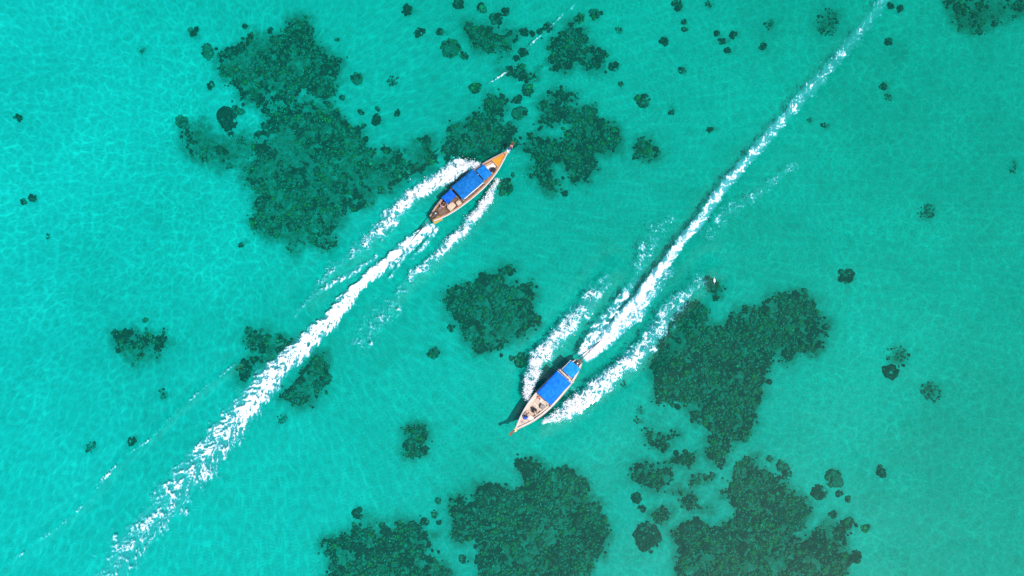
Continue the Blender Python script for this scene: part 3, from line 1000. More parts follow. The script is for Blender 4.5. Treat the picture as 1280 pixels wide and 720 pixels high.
for (px, py, rp, look) in HEADS:
    x, y = W(px, py, ZB)
    r = rp * PX
    z0 = bed1(x, y)
    items = []
    if look != 'f':
        main = {'d': 0 if rng.random() < .5 else 5, 'g': 1, 'y': 5}[look]
        nb = 1 if r < .35 else int(rng.integers(2, 5))
        for q in range(nb):
            ao, do = rng.uniform(0, 6.28), (0 if nb == 1 else r * rng.uniform(.15, .5))
            items.append((do * math.cos(ao), do * math.sin(ao), r * .05, r * (.84 if nb == 1 else rng.uniform(.45, .78)), rng.uniform(.35, .55), rng.uniform(0, 6), int(rng.integers(8)), main if rng.random() < .75 else 5))
    elo, eang = rng.uniform(.72, 1.0), rng.uniform(0, 3.14)
    n = int(np.clip(12 + 40 * r * r, 8, 130)) if look != 'f' else int(np.clip(16 + 60 * r * r, 16, 200))
    for k in range(n):
        a, d = rng.uniform(0, 6.283), r * math.sqrt(rng.random()) * (1.0 if look != 'f' else 1.15)
        if look == 'f' and rng.random() < .3:
            continue
        s = float(np.clip(rng.lognormal(-2.0, .4), .06, .34)) * (.8 if r < .5 else 1.0) * (1.0 if look != 'f' else .62)
        u = rng.random()
        if look == 'y':
            mi = 3 if u < .14 else 2 if u < .42 else 1 if u < .8 else 0
        elif look == 'g':
            mi = 1 if u < .6 else 2 if u < .8 else 0
        elif look == 'f':
            mi = 1 if u < .5 else 5 if u < .8 else 0
        else:
            mi = 0 if u < .45 else 5 if u < .74 else 1 if u < .97 else 4
        hz = 0 if look == 'f' else r * .42 * math.sqrt(max(0, 1 - (d / r) ** 2)) * .8
        ex, ey = d * math.cos(a), d * math.sin(a) * elo
        ex, ey = ex * math.cos(eang) - ey * math.sin(eang), ex * math.sin(eang) + ey * math.cos(eang)
        items.append((ex, ey, hz + s * .15, s, rng.uniform(.6, 1), a, int(rng.integers(8)), mi))
    o = link('coral_mound', scatter_mesh('coral_mound', items, LUMP2), None, (x, y, z0))
    lb = HEAD_LABEL.get((px, py))
    if lb is None:
        dist = [float(edge_dist(np.array([px]), np.array([py]), rf[4])[0]) for rf in REEFS]
        k = int(np.argmin(dist))
        where = ('touching ' if dist[k] < 5 else 'just off ' if dist[k] < 26 else 'on open sand, nearest to ') + SHORT[k]
        size = 'tiny' if rp < 3.6 else 'small' if rp < 6.2 else 'mid-sized'
        lb = {'d': '%s dark coral head ', 'g': '%s grey-green coral head ', 'y': '%s yellow-flecked coral head ', 'f': '%s faint loose coral clump '}[look] % size + where
    tag(o, lb, 'coral', GROUP)


# ------------------------------------------------------------------ foam of the wakes
def foam(key, name, label, seed, group):
    pts, wid, den, kind = WAKES[key]
    P, (wd, dn) = resample(wpath(pts), [np.array(wid, float) * PX, np.array(den, float)], 0.075)
    T = np.gradient(P, axis=0)
    T /= np.linalg.norm(T, axis=1)[:, None] + 1e-9
    N = np.stack([-T[:, 1], T[:, 0]], 1)
    s = np.concatenate([[0], np.cumsum(np.linalg.norm(np.diff(P, axis=0), axis=1))])
    KW = 1.6
    nv = int(max(10, KW * wd.max() / 0.07))
    v = np.linspace(-1, 1, nv)
    S, Vv = np.meshgrid(s, v, indexing='ij')
    hw = wd[:, None] * 0.5 * KW
    # scalloped edges
    e1 = 0.62 * fbm(S * .42, S * 0 + 3, seed, 3) + 0.16 * fbm(S * 1.9, S * 0, seed + 1, 2)
    e2 = 0.62 * fbm(S * .42, S * 0 + 9, seed + 2, 3) + 0.16 * fbm(S * 1.9, S * 0, seed + 3, 2)
    edge = 1.12 / KW * (1 + np.where(Vv > 0, e1, e2))
    gx = P[:, 0][:, None] + N[:, 0][:, None] * Vv * hw
    gy = P[:, 1][:, None] + N[:, 1][:, None] * Vv * hw
    e = np.clip(1 - (np.abs(Vv) / edge) ** (2.4 if kind == 'wash' else 1.7), 0, 1)
    D = dn[:, None]
    lat = Vv * hw
    wx, wy = gx + .45 * fbm(gx * 1.3, gy * 1.3, seed + 5, 3), gy + .45 * fbm(gx * 1.3, gy * 1.3, seed + 6, 3)
    f_big = 0.5 + 0.75 * fbm(wx * .75, wy * .75, seed + 7, 4, .6)
    w1, _ = worley(wx * 1.35, wy * 1.35, seed + 8)
    w2, _ = worley(wx * 2.7, wy * 2.7, seed + 9)
    net = np.maximum(1 - w1 * 2.3, 0.72 * (1 - w2 * 2.0))
    ux, uy = wx + .14 * fbm(gx * 4, gy * 4, seed + 14, 2), wy + .14 * fbm(gx * 4, gy * 4, seed + 15, 2)
    rid = np.maximum(1 - 4.2 * np.abs(fbm(ux * .95, uy * .95, seed + 16, 2)), .85 * (1 - 4.0 * np.abs(fbm(ux * 2.0, uy * 2.0, seed + 17, 2))))
    w3, _ = worley(ux * 1.5, uy * 1.5, seed + 8)
    net = np.maximum(rid, .8 * (1 - w3 * 2.4))
    net = np.clip(net, 0, 1)
    fine = 0.5 + 0.8 * fbm(gx * 4.2, gy * 4.2, seed + 11, 3, .65)
    if kind == 'bow':
        f = .44 * f_big + .52 * net + .14 * fine
        cov = D * (0.12 + .98 * e ** .8)
    elif kind == 'wash':
        # foam thrown sideways in arcs from the middle
        ar = fbm((S - np.abs(lat) * 1.1) * .85 + .5 * (wx - gx), lat * .8 + .8 * (wy - gy), seed + 12, 3, .55)
        arcs = np.clip(1 - 3.2 * np.abs(ar), 0, 1)
        f = .34 * f_big + .34 * net + .14 * fine + .28 * arcs
        cov = D * (0.12 + .98 * e ** .8)
    elif kind == 'dash':
        da = 0.5 + 0.9 * fbm(S * .35, lat * 1.5, seed + 12, 3)
        f = .60 * da + .45 * fine + .10 * net
        cov = D * (0.3 + .9 * e)
    else:
        f = .28 * f_big + .52 * net + .28 * fine
        cov = D * (0.35 + .7 * e ** .6)
    cov = cov * sstep(0, .16, e)
    thr = .92 - cov * .56
    al = sstep(thr - .15, thr + .19, f)
    # aerated water round the foam
    milk = (.70 if key == 'b2_wash' else .40) * sstep(.1, .9, cov) * sstep(0.02, .6, e) * (.45 + .7 * np.clip(f_big, 0, 1)) if kind != 'dash' else 0
    al = np.maximum(al, milk)
    ends = sstep(0, .5, s)[:, None] * sstep(0, 1.2, s[-1] - s)[:, None]
    al = .95 * al * ends
    z = full_height(gx, gy) + .03 + al * (.05 + (.22 if kind == 'bow' else .10) * np.clip(D, 0, 1) * np.clip(f_big, 0, 1) * e) + .14 * al * (fine - .5) + .12 * al * (net - .5)
    ff = grid_faces(len(s), nv)
    a = al.ravel()
    keep = a[ff].max(1) > .03
    ff = ff[keep]
    used, inv = np.unique(ff, return_inverse=True)
    vv = np.stack([gx, gy, z], -1).reshape(-1, 3)[used]
    o = link(name, np_mesh(name, vv, inv.reshape(-1, 4), True, [FOAM], None, {'cover': a[used]}))
    tag(o, label, 'foam', group, 'stuff')
    if kind == 'bow':
        # clots of spray thrown up at the front of the wave
        rr = np.random.default_rng(seed)
        w = np.clip(al * np.clip(D - .35, 0, 1), 0, 1).ravel() ** 2
        w = w / w.sum()
        idx = rr.choice(len(w), 800, p=w)
        bx, by, bz = gx.ravel()[idx], gy.ravel()[idx], z.ravel()[idx]
        v0, f0 = ICO1
        rad = rr.uniform(.015, .06, len(idx))
        up = np.abs(rr.standard_normal(len(idx))) * .13
        vs = v0[None] * rad[:, None, None] + np.stack([bx + rr.normal(0, .14, len(idx)), by + rr.normal(0, .14, len(idx)), bz + up], -1)[:, None]
        fs = f0[None] + (np.arange(len(idx)) * len(v0))[:, None, None]
        sp = link('spray', np_mesh('spray', vs.reshape(-1, 3), fs.reshape(-1, 3), True, [FOAM], None, {'cover': np.full(len(idx) * len(v0), .95)}), o)
        sp['kind'] = 'stuff'
    return o


B1, B2 = 'the orange-bowed boat', 'the plain wooden-bowed boat'
G1, G2 = 'wake of the orange-bowed boat', 'wake of the plain wooden-bowed boat'
foam('b1_port', 'bow_wave_foam', 'thick white bow wave foam on the shadow side of ' + B1, 301, G1)
foam('b1_star', 'bow_wave_foam', 'narrow white bow wave foam on the sunny side of ' + B1, 317, G1)
foam('b1_streak', 'foam_streak', 'thin foam streak between bow wave and propeller wash of ' + B1, 331, G1)
foam('b1_wash', 'propeller_wash', 'long widening white propeller wash trailing ' + B1, 347, G1)
foam('b1_thread', 'foam_streak', 'thin foam thread along the propeller shaft of ' + B1, 353, G1)
foam('b1_thread2', 'foam_streak', 'short foam streak from under the yellow stern board of ' + B1, 359, G1)
foam('b1_sparse', 'foam_flecks', 'scattered foam flecks fading out behind the narrow bow wave of ' + B1, 367, G1)
foam('b1_far', 'foam_line', 'dashed line of white flecks on a ripple beside the long wake of ' + B1, 373, G1)
foam('b2_left', 'bow_wave_foam', 'thick white bow wave foam on the shadow side of ' + B2, 401, G2)
foam('b2_right', 'bow_wave_foam', 'broad white bow wave foam on the sunny side of ' + B2, 409, G2)
foam('b2_wash', 'propeller_wash', 'straight narrow propeller wash running far behind ' + B2, 419, G2)
foam('b2_thread', 'foam_streak', 'thin foam streak beside the straight propeller wash of ' + B2, 431, G2)
foam('b2_fan', 'foam_streak', 'foam streak fanning from the stern on the shadow side of the wash of ' + B2, 461, G2)
foam('b2_fan2', 'foam_streak', 'foam streak fanning from the stern on the sunny side of the wash of ' + B2, 463, G2)
foam('b1_fan', 'foam_streak', 'short foam streak fanning from the stern on the sunny side of ' + B1, 467, G1)
foam('b2_lace', 'foam_lace', 'open lacy foam between propeller wash and broad bow wave of ' + B2, 433, G2)
foam('b2_sparse', 'foam_flecks', 'faint foam flecks on the sunny side of the straight propeller wash', 439, G2)
foam('b2_sparse2', 'foam_flecks', 'faint foam flecks on the shadow side of the straight propeller wash', 443, G2)
WAKES['old_line'] = ([(588, 121), (612, 104), (640, 86), (662, 58), (690, 33), (722, 2)], [3, 3, 3, 3, 3, 3], [.30, .36, .33, .32, .34, .32], 'dash')
foam('old_line', 'foam_line', 'thin foam line crossing sand past the triangular reef patch', 449, None)

# ------------------------------------------------------------------ boats
M = {
    'hull1': plain('brown varnished hull', (0.16, 0.070, 0.035), (0.26, 0.12, 0.06), 3, .45, .3, 12, stretch=(.3, 2, 2)),
    'rail1': plain('brown gunwale wood', (0.34, 0.17, 0.09), (0.50, 0.27, 0.15), 4, .5, .3, 20, stretch=(.3, 2, 2)),
    'stripe1': plain('pale blue rub rail paint', (0.55, 0.60, 0.70), (0.74, 0.77, 0.82), 6, .5),
    'red': plain('red stripe paint', (0.42, 0.06, 0.04), (0.55, 0.10, 0.07), 5, .5),
    'orange': plain('orange varnished deck', (0.62, 0.215, 0.010), (0.80, 0.33, 0.03), 2.5, .35, .2, 16, stretch=(.35, 3, 1)),
    'wood1': plain('warm brown planks', (0.36, 0.19, 0.095), (0.56, 0.33, 0.18), 3, .6, .4, 18, stretch=(.35, 3, 1)),
    'wood1_shade': plain('shade darkened planks', (0.085, 0.045, 0.026), (0.20, 0.11, 0.06), 3, .6, .4, 18, stretch=(.35, 3, 1)),  # brown planks with the shadow inside the hull put into their colour
    'cream': plain('cream deck mat', (0.70, 0.56, 0.47), (0.84, 0.74, 0.66), 5, .8, .3, 40),
    'hull2': plain('weathered pale hull', (0.34, 0.27, 0.22), (0.52, 0.43, 0.36), 3, .6, .3, 12, stretch=(.3, 2, 2)),
    'rail2': plain('pale grey wood gunwale', (0.50, 0.42, 0.37), (0.70, 0.60, 0.54), 4, .6, .3, 20, stretch=(.3, 2, 2)),
    'wood2': plain('pinkish beige planks', (0.50, 0.36, 0.28), (0.72, 0.57, 0.46), 3, .65, .4, 18, stretch=(.35, 3, 1)),
    'wood2d': plain('darker beam wood', (0.24, 0.15, 0.10), (0.38, 0.25, 0.17), 4, .6, .3, 18, stretch=(.35, 3, 1)),
    'ochre': plain('ochre yellow board', (0.34, 0.22, 0.04), (0.50, 0.34, 0.08), 4, .6, .3, 14),
    'prow1': plain('dark red brown prow', (0.10, 0.035, 0.028), (0.18, 0.070, 0.05), 5, .4, .2, 12),
    'prow2': plain('reddish brown prow', (0.20, 0.085, 0.04), (0.34, 0.16, 0.08), 5, .5, .3, 12),
    'blueA': plain('blue tarpaulin', (0.001, 0.082, 0.28), (0.008, 0.155, 0.46), 2.6, .75, .25, 7, spec=.12),
    'blueA2': plain('lighter blue tarpaulin', (0.002, 0.112, 0.38), (0.010, 0.205, 0.58), 2.6, .75, .25, 7, spec=.12),
    'blueA3': plain('deep blue tarpaulin', (0.002, 0.070, 0.40), (0.008, 0.135, 0.63), 2.6, .75, .35, 7, spec=.12),
    'blueB': plain('bright blue tarpaulin', (0.002, 0.112, 0.56), (0.010, 0.200, 0.82), 2.6, .75, .25, 7, spec=.12),
    'blueB2': plain('sky blue tarpaulin', (0.004, 0.180, 0.53), (0.016, 0.310, 0.78), 2.6, .75, .25, 7, spec=.12),
    'seam': plain('faded blue seam', (0.02, 0.16, 0.42), (0.05, 0.26, 0.55), 6, .8, spec=.1),
    'white': plain('white cloth', (0.74, 0.72, 0.70), (0.85, 0.84, 0.82), 8, .8),
    'pinkcloth': plain('pink cloth', (0.70, 0.32, 0.34), (0.82, 0.48, 0.48), 8, .8),
    'yellowcloth': plain('yellow cloth', (0.80, 0.52, 0.08), (0.88, 0.64, 0.16), 8, .8),
    'bluecloth': plain('blue cloth', (0.03, 0.10, 0.42), (0.06, 0.18, 0.60), 8, .8),
    'metal': plain('grey steel', (0.30, 0.30, 0.30), (0.45, 0.45, 0.45), 9, .35, metal=.8),
    'rust': plain('rusty engine steel', (0.05, 0.035, 0.03), (0.14, 0.09, 0.07), 9, .6, .3, 20, metal=.3),
    'black': plain('black rubber', (0.012, 0.012, 0.013), (0.030, 0.030, 0.032), 9, .6),
    'skin': plain('skin', (0.40, 0.22, 0.14), (0.50, 0.29, 0.19), 6, .55),
    'hair': plain('black hair', (0.008, 0.007, 0.007), (0.020, 0.017, 0.015), 30, .5, .6, 60),
    'blackcloth': plain('black cloth', (0.010, 0.011, 0.014), (0.026, 0.027, 0.032), 10, .9),
    'shirtblue': plain('royal blue shirt', (0.008, 0.07, 0.46), (0.02, 0.13, 0.66), 7, .85),
    'teal': plain('dark teal cloth', (0.010, 0.05, 0.065), (0.025, 0.09, 0.11), 8, .9),
    'tan': plain('tan canvas', (0.44, 0.31, 0.21), (0.62, 0.46, 0.33), 5, .85, .4, 14),
    'grey': plain('grey canvas', (0.16, 0.15, 0.14), (0.34, 0.31, 0.28), 5, .85, .4, 14),
    'rope': plain('pale rope', (0.55, 0.47, 0.36), (0.70, 0.62, 0.50), 30, .9, .4, 60),
    'floatw': plain('white float plastic', (0.80, 0.80, 0.78), (0.88, 0.88, 0.86), 5, .4),
}


def curve(keys):
    t0, v0 = [a for a, _ in keys], [b for _, b in keys]
    def f(t):
        # smooth interpolation through the keys
        for i in range(len(t0) - 1):
            if t <= t0[i + 1] or i == len(t0) - 2:
                u = min(max((t - t0[i]) / (t0[i + 1] - t0[i]), 0), 1)
                p1, p2 = v0[i], v0[i + 1]
                m1 = (v0[i + 1] - v0[max(i - 1, 0)]) / (t0[i + 1] - t0[max(i - 1, 0)])
                j = min(i + 2, len(t0) - 1)
                m2 = (v0[j] - v0[i]) / (t0[j] - t0[i])
                h = t0[i + 1] - t0[i]
                return ((2 * u ** 3 - 3 * u ** 2 + 1) * p1 + (u ** 3 - 2 * u ** 2 + u) * h * m1 + (-2 * u ** 3 + 3 * u ** 2) * p2 + (u ** 3 - u ** 2) * h * m2)
    return f


class Boat:
    def __init__(self, c):
        self.c = c
        s = Vector((*W(*c['stern'], .85), 0))
        b = Vector((*W(*c['bow'], 1.65), 0))
        d = b - s
        self.L = L = d.length
        self.yaw = math.atan2(d.y, d.x)
        mid = (s + b) / 2
        self.root = bpy.data.objects.new('longtail_boat', None)
        col.objects.link(self.root)
        self.root.location = (mid.x, mid.y, 0.0)
        self.root.rotation_euler = (c['heel'], R(-1.2), self.yaw)
        self.mat = Matrix.Translation((mid.x, mid.y, 0.0)) @ Euler(self.root.rotation_euler, 'XYZ').to_matrix().to_4x4()
        bm = c['beam'] / 2
        self.hb = curve([(0, .26 * bm), (.05, .45 * bm), (.12, .66 * bm), (.22, .84 * bm), (.36, .96 * bm), (.5, bm), (.62, .96 * bm), (.74, .80 * bm), (.85, .54 * bm), (.94, .24 * bm), (1, .05 * bm)])
        self.zg = curve([(0, .86), (.1, .78), (.25, .70), (.45, .66), (.62, .74), (.76, .92), (.88, 1.20), (1, 1.65)])
        self.zk = curve([(0, .05), (.06, -.15), (.2, -.28), (.5, -.32), (.72, -.26), (.86, .02), (.95, .55), (1, 1.15)])

    def x(self, t):
        return -self.L / 2 + t * self.L

    def P(self, t, y, z):
        return Vector((self.x(t), y, z))

    def world(self, t, y, z):
        return self.mat @ self.P(t, y, z)

    def width_at(self, t, z):
        """outer half width at height z"""
        zk, zg = self.zk(t), self.zg(t)
        s = min(max((z - zk) / (zg - zk), 0), 1)
        return self.hb(t) * math.sin(s * math.pi / 2) ** .75

    def hull(self):
        c, root = self.c, self.root
        ts = [i / 40 for i in range(41)]
        ns = 9
        th = .07
        out, inn_l, inn_r = [], [], []
        for t in ts:
            zk, zg, b = self.zk(t), self.zg(t), self.hb(t)
            row = []
            for k in range(-ns, ns + 1):
                s = abs(k) / ns
                y = b * math.sin(s * math.pi / 2) ** .75 * (1 if k > 0 else -1)
                row.append(self.P(t, y, zk + (zg - zk) * s))
            out.append(row)
        hm = MB().sheet(out)
        # transom
        row = out[0]
        hm.add(row + [self.P(0, 0, self.zg(0))], [(i, i + 1, len(row)) for i in range(len(row) - 1)])
        # inner skins
        fz = self.floor_z
        for sgn in (1, -1):
            g = []
            for t in ts[1:39]:
                z0, z1 = fz(t) - .03, self.zg(t)
                g.append([self.P(t, sgn * max(self.width_at(t, z0 + (z1 - z0) * q) - th, .005), z0 + (z1 - z0) * q) for q in (0, .33, .66, 1)])
            hm.sheet(g)
        hull = hm.build('hull', c['hull_mat'], root, True, recalc=False)
        # gunwale rails and rub rails, one each side
        for sgn in (1, -1):
            for nm, wd, hh, dz, off, mt in (('gunwale', .17, .07, .02, -.055, c['rail_mat']), ('rub_rail', .09, .08, -.07, .045, c['rub_mat']), ('hull_stripe', .03, .10, -.24, .012, c['stripe_mat'])):
                m = MB()
                g = []
                for t in ts:
                    z = self.zg(t) + dz
                    y = self.width_at(t, z) + off
                    y = max(y, .02)
                    q = []
                    for (a, e) in ((-.5, -.5), (.5, -.5), (.5, .5), (-.5, .5), (-.5, -.5)):
                        q.append(self.P(t, sgn * max(y + a * wd, .004), z + e * hh))
                    g.append(q)
                m.sheet(g)
                n = len(g)
                m.add(g[0][:4], [(0, 1, 2, 3)])
                m.add(g[-1][:4], [(3, 2, 1, 0)])
                m.build(nm, mt, root)
        return hull

    def floor_z(self, t):
        return .30 + .9 * max(0, t - .72) ** 1.2 + .6 * max(0, .12 - t)

    def deck(self, name, t0, t1, z, mat, inset=.06, gap=.012, planks=True, pw=.19, parent=None):
        """planked deck between two stations; z is a height or a function of t"""
        zf = z if callable(z) else (lambda t: z)
        m = MB()
        n = max(2, int((t1 - t0) * self.L / .35))
        tt = [t0 + (t1 - t0) * i / n for i in range(n + 1)]
        if planks:
            hb = max(self.width_at(t, zf(t)) for t in tt)
            k = int(hb * 2 / pw) + 1
            for i in range(k):
                ya, yb = -hb + i * 2 * hb / k + gap / 2, -hb + (i + 1) * 2 * hb / k - gap / 2
                jit = random.uniform(-.006, .006)
                for a, b in zip(tt[:-1], tt[1:]):
                    wa, wb = self.width_at(a, zf(a)) - inset, self.width_at(b, zf(b)) - inset
                    q = [self.P(a, min(max(ya, -wa), wa), zf(a) + jit), self.P(b, min(max(ya, -wb), wb), zf(b) + jit), self.P(b, min(max(yb, -wb), wb), zf(b) + jit), self.P(a, min(max(yb, -wa), wa), zf(a) + jit)]
                    if abs(q[0].y - q[3].y) < .004 and abs(q[1].y - q[2].y) < .004:
                        continue
                    lo = [p - Vector((0, 0, .025)) for p in q]
                    m.add(q + lo, [(0, 1, 2, 3), (7, 6, 5, 4), (0, 4, 5, 1), (3, 2, 6, 7)])
        else:
            g = []
            for t in tt:
                w = self.width_at(t, zf(t)) - inset
                g.append([self.P(t, -w + 2 * w * j / 6, zf(t)) for j in range(7)])
            m.sheet(g)
        return m.build(name, mat, parent or self.root, recalc=False)

    def thwart(self, t, z, wd=.24, mat=None, parent=None):
        w = self.width_at(t, z) - .05
        return MB().box(self.P(t, 0, z), (wd, 2 * w, .05)).build('thwart', mat or self.c['wood_mat'], self.root, bevel=.008)

    def canopy(self, name, t0, t1, y0, y1, z, mat, rise=.14, crease=5, slope=0.0, posts=True, post_h=None):
        nx_, ny_ = 40, 14
        g = []
        ph = random.uniform(0, 6)
        for i in range(nx_ + 1):
            t = t0 + (t1 - t0) * i / nx_
            u = i / nx_
            row = []
            for j in range(ny_ + 1):
                v = j / ny_
                y = y0 + (y1 - y0) * v + .012 * math.sin(9 * u + ph) * (1 if v > .5 else -1)
                zz_ = z + slope * (u - .5) + rise * (1 - (2 * v - 1) ** 2) - .055 * abs(math.sin(math.pi * u * crease)) ** .8 + .012 * math.sin(u * 31 + v * 9 + ph) + .010 * math.sin(u * 13 - v * 17 + ph * 2)
                if v in (0.0, 1.0):
                    zz_ -= .09
                row.append(self.P(t, y, zz_))
            g.append(row)
        cn = MB().sheet(g).build(name, mat, self.root, True, solid=.022)
        # sewn seams across the cloth
        for i in range(1, crease):
            r_ = g[int(nx_ * i / crease)]
            MB().tube([p + Vector((0, 0, .012)) for p in r_], .014, 5).build('seam', M['seam'], cn, True)
        # tie ropes at the corners
        for t, j in ((t0 + .004, 0), (t0 + .004, ny_), (t1 - .004, 0), (t1 - .004, ny_)):
            p = g[0 if t < (t0 + t1) / 2 else nx_][j]
            w = self.hb(t) - .03
            MB().tube([p, p + Vector((.10 if t > (t0 + t1) / 2 else -.10, 0, -.5)), self.P(t, math.copysign(w, p.y), self.zg(t) + .04)], .014, 5).build('tie_rope', M['rope'], cn, True)
        # bent poles under the cloth
        for i in range(crease + 1):
            u = i / crease
            t = t0 + (t1 - t0) * (.02 + .96 * u)
            pts = []
            for j in range(9):
                v = j / 8
                pts.append(self.P(t, y0 + (y1 - y0) * v, z + slope * (u - .5) + rise * (1 - (2 * v - 1) ** 2) - .045))
            MB().tube(pts, .02, 6).build('rib', M['metal'], cn, True)
        if posts:
            k = max(2, int((t1 - t0) * self.L / 1.3) + 1)
            for i in range(k):
                u = i / (k - 1)
                t = t0 + (t1 - t0) * (.03 + .94 * u)
                for y in (y0 + .05, y1 - .05):
                    zb = self.zg(t) - .05
                    w = self.hb(t) - .08
                    yb = max(-w, min(w, y))
                    MB().tube([self.P(t, yb, zb), self.P(t, y, z + slope * (u - .5) - .06)], .025, 6).build('post', self.c.get('post_mat', M['wood2d']), self.root, True)
        return cn

    def prow(self, h, rake, mat):
        b = self.P(1, 0, 0)
        pts = [(-.42, .95), (-.10, 1.35), (.10, 1.70), (.26 * rake, 1.65 + .28 * h), (.58 * rake, 1.65 + .62 * h), (1.0 * rake, 1.65 + h)]
        m = MB()
        g = []
        wv = [.05, .075, .085, .085, .095, .125]
        dv = [.10, .15, .15, .14, .14, .16]
        for i, (dx, z) in enumerate(pts):
            a, e = pts[max(i - 1, 0)], pts[min(i + 1, len(pts) - 1)]
            tx, tz = e[0] - a[0], e[1] - a[1]
            l = math.hypot(tx, tz)
            nx_, nz = -tz / l, tx / l
            q = []
            for sy, sn in ((-1, -1), (1, -1), (1, 1), (-1, 1), (-1, -1)):
                q.append(Vector((b.x + dx + nx_ * dv[i] * sn, sy * wv[i], z + nz * dv[i] * sn)))
            g.append(q)
        m.sheet(g)
        m.add(g[-1][:4], [(0, 1, 2, 3)])
        m.add(g[0][:4], [(3, 2, 1, 0)])
        pr = m.build('prow_post', mat, self.root, bevel=.015)
        self.prow_pts = [Vector((b.x + dx, 0, z)) for dx, z in pts]
        return pr

    def band(self, parent, name, f0, f1, r, mat, n=3):
        """wrapped cloth rings round the prow between fractions f0 and f1"""
        P = self.prow_pts
        def at(f):
            k = f * (len(P) - 1)
            i = min(int(k), len(P) - 2)
            return P[i].lerp(P[i + 1], k - i)
        m = MB()
        for i in range(n):
            f = f0 + (f1 - f0) * i / max(n - 1, 1)
            c, d = at(f), (at(min(f + .05, 1)) - at(max(f - .05, 0))).normalized()
            u = Vector((0, 1, 0))
            w = d.cross(u)
            pts = [c + (u * math.cos(a) * .9 + w * math.sin(a) * 1.2) * r * (1 + .12 * math.sin(3 * a + i)) + d * .02 * math.sin(2 * a + i) for a in [2 * math.pi * k / 14 for k in range(14)]]
            m.tube(pts, .05, 6, close=True)
        # hanging ends
        c = at(f0)
        for s in (-1, 1):
            m.tube([c + Vector((0, s * r * .8, 0)), c + Vector((-.05, s * (r + .05), -.22)), c + Vector((-.08, s * (r + .03), -.5))], [.05, .045, .03], 6)
        return m.build(name, mat, parent, True)

    def engine(self, t, z, tip):
        """car engine on a swivel with the long propeller tail"""
        root = self.root
        o = self.P(t, 0, z)
        eng = MB().box(o + Vector((0, 0, .30)), (.62, .36, .36)).box(o + Vector((.0, 0, .53)), (.50, .22, .12)).box(o + Vector((-.42, 0, .24)), (.26, .26, .26)).build('engine', M['rust'], root, bevel=.025)
        f = MB()
        pts = [o + Vector((.36, .17 * math.cos(a), .32 + .17 * math.sin(a))) for a in [2 * math.pi * k / 12 for k in range(12)]]
        f.tube(pts, .03, 6, close=True).tube([o + Vector((.30, 0, .32)), o + Vector((.40, 0, .32))], .06, 8)
        f.build('flywheel', M['black'], eng, True)
        MB().ball(o + Vector((.05, .02, .66)), (.14, .14, .08)).build('air_filter', M['metal'], eng, True)
        MB().tube([o + Vector((.1, .2, .42)), o + Vector((-.1, .30, .50)), o + Vector((-.5, .32, .62))], [.04, .055, .05], 8).build('exhaust', M['rust'], eng, True)
        MB().tube([o + Vector((0, 0, .14)), o + Vector((0, 0, -.35))], .05, 8).build('swivel_post', M['metal'], root, True)
        tip = self.mat.inverted() @ Vector(tip)
        a = o + Vector((-.5, 0, .24))
        sh = MB().tube([a, a.lerp(tip, .5), tip], [.055, .045, .035], 8).build('propeller_shaft', c_shaft, root, True)
        m = MB()
        d = (tip - a).normalized()
        u = d.cross(Vector((0, 0, 1))).normalized()
        w = u.cross(d)
        for k in range(3):
            an = 2 * math.pi * k / 3
            e = u * math.cos(an) + w * math.sin(an)
            n = d.cross(e)
            m.add([tip + n * .02, tip + e * .10 + n * .06 + d * .03, tip + e * .19 + n * .02, tip + e * .11 - n * .06 - d * .03], [(0, 1, 2, 3)])
        m.build('propeller', M['metal'], sh, solid=.012)
        ti = MB().tube([o + Vector((.3, .05, .40)), o + Vector((.75, .10, .58)), o + Vector((1.25, .16, .62))], [.028, .026, .026], 8).build('tiller', M['metal'], root, True)
        MB().tube([o + Vector((1.08, .14, .607)), o + Vector((1.30, .165, .625))], .036, 8).build('grip', M['black'], ti, True)


c_shaft = M['rust']
boat1 = Boat(dict(stern=(540, 273), bow=(635, 190), beam=2.34, heel=R(-2.5), hull_mat=M['hull1'], rail_mat=M['rail1'], rub_mat=M['stripe1'], stripe_mat=M['red'], wood_mat=M['wood1'], post_mat=M['stripe1']))
boat2 = Boat(dict(stern=(725, 452), bow=(645, 538), beam=2.30, heel=R(4.0), hull_mat=M['hull2'], rail_mat=M['rail2'], rub_mat=M['hull2'], stripe_mat=M['white'], wood_mat=M['wood2'], post_mat=M['wood2d']))
tag(boat1.root, 'wooden longtail boat with orange bow deck and three blue tarpaulin roofs', 'boat', 'longtail boats under way')
tag(boat2.root, 'pale plain wooden longtail boat with two bright blue roofs and open foredeck', 'boat', 'longtail boats under way')

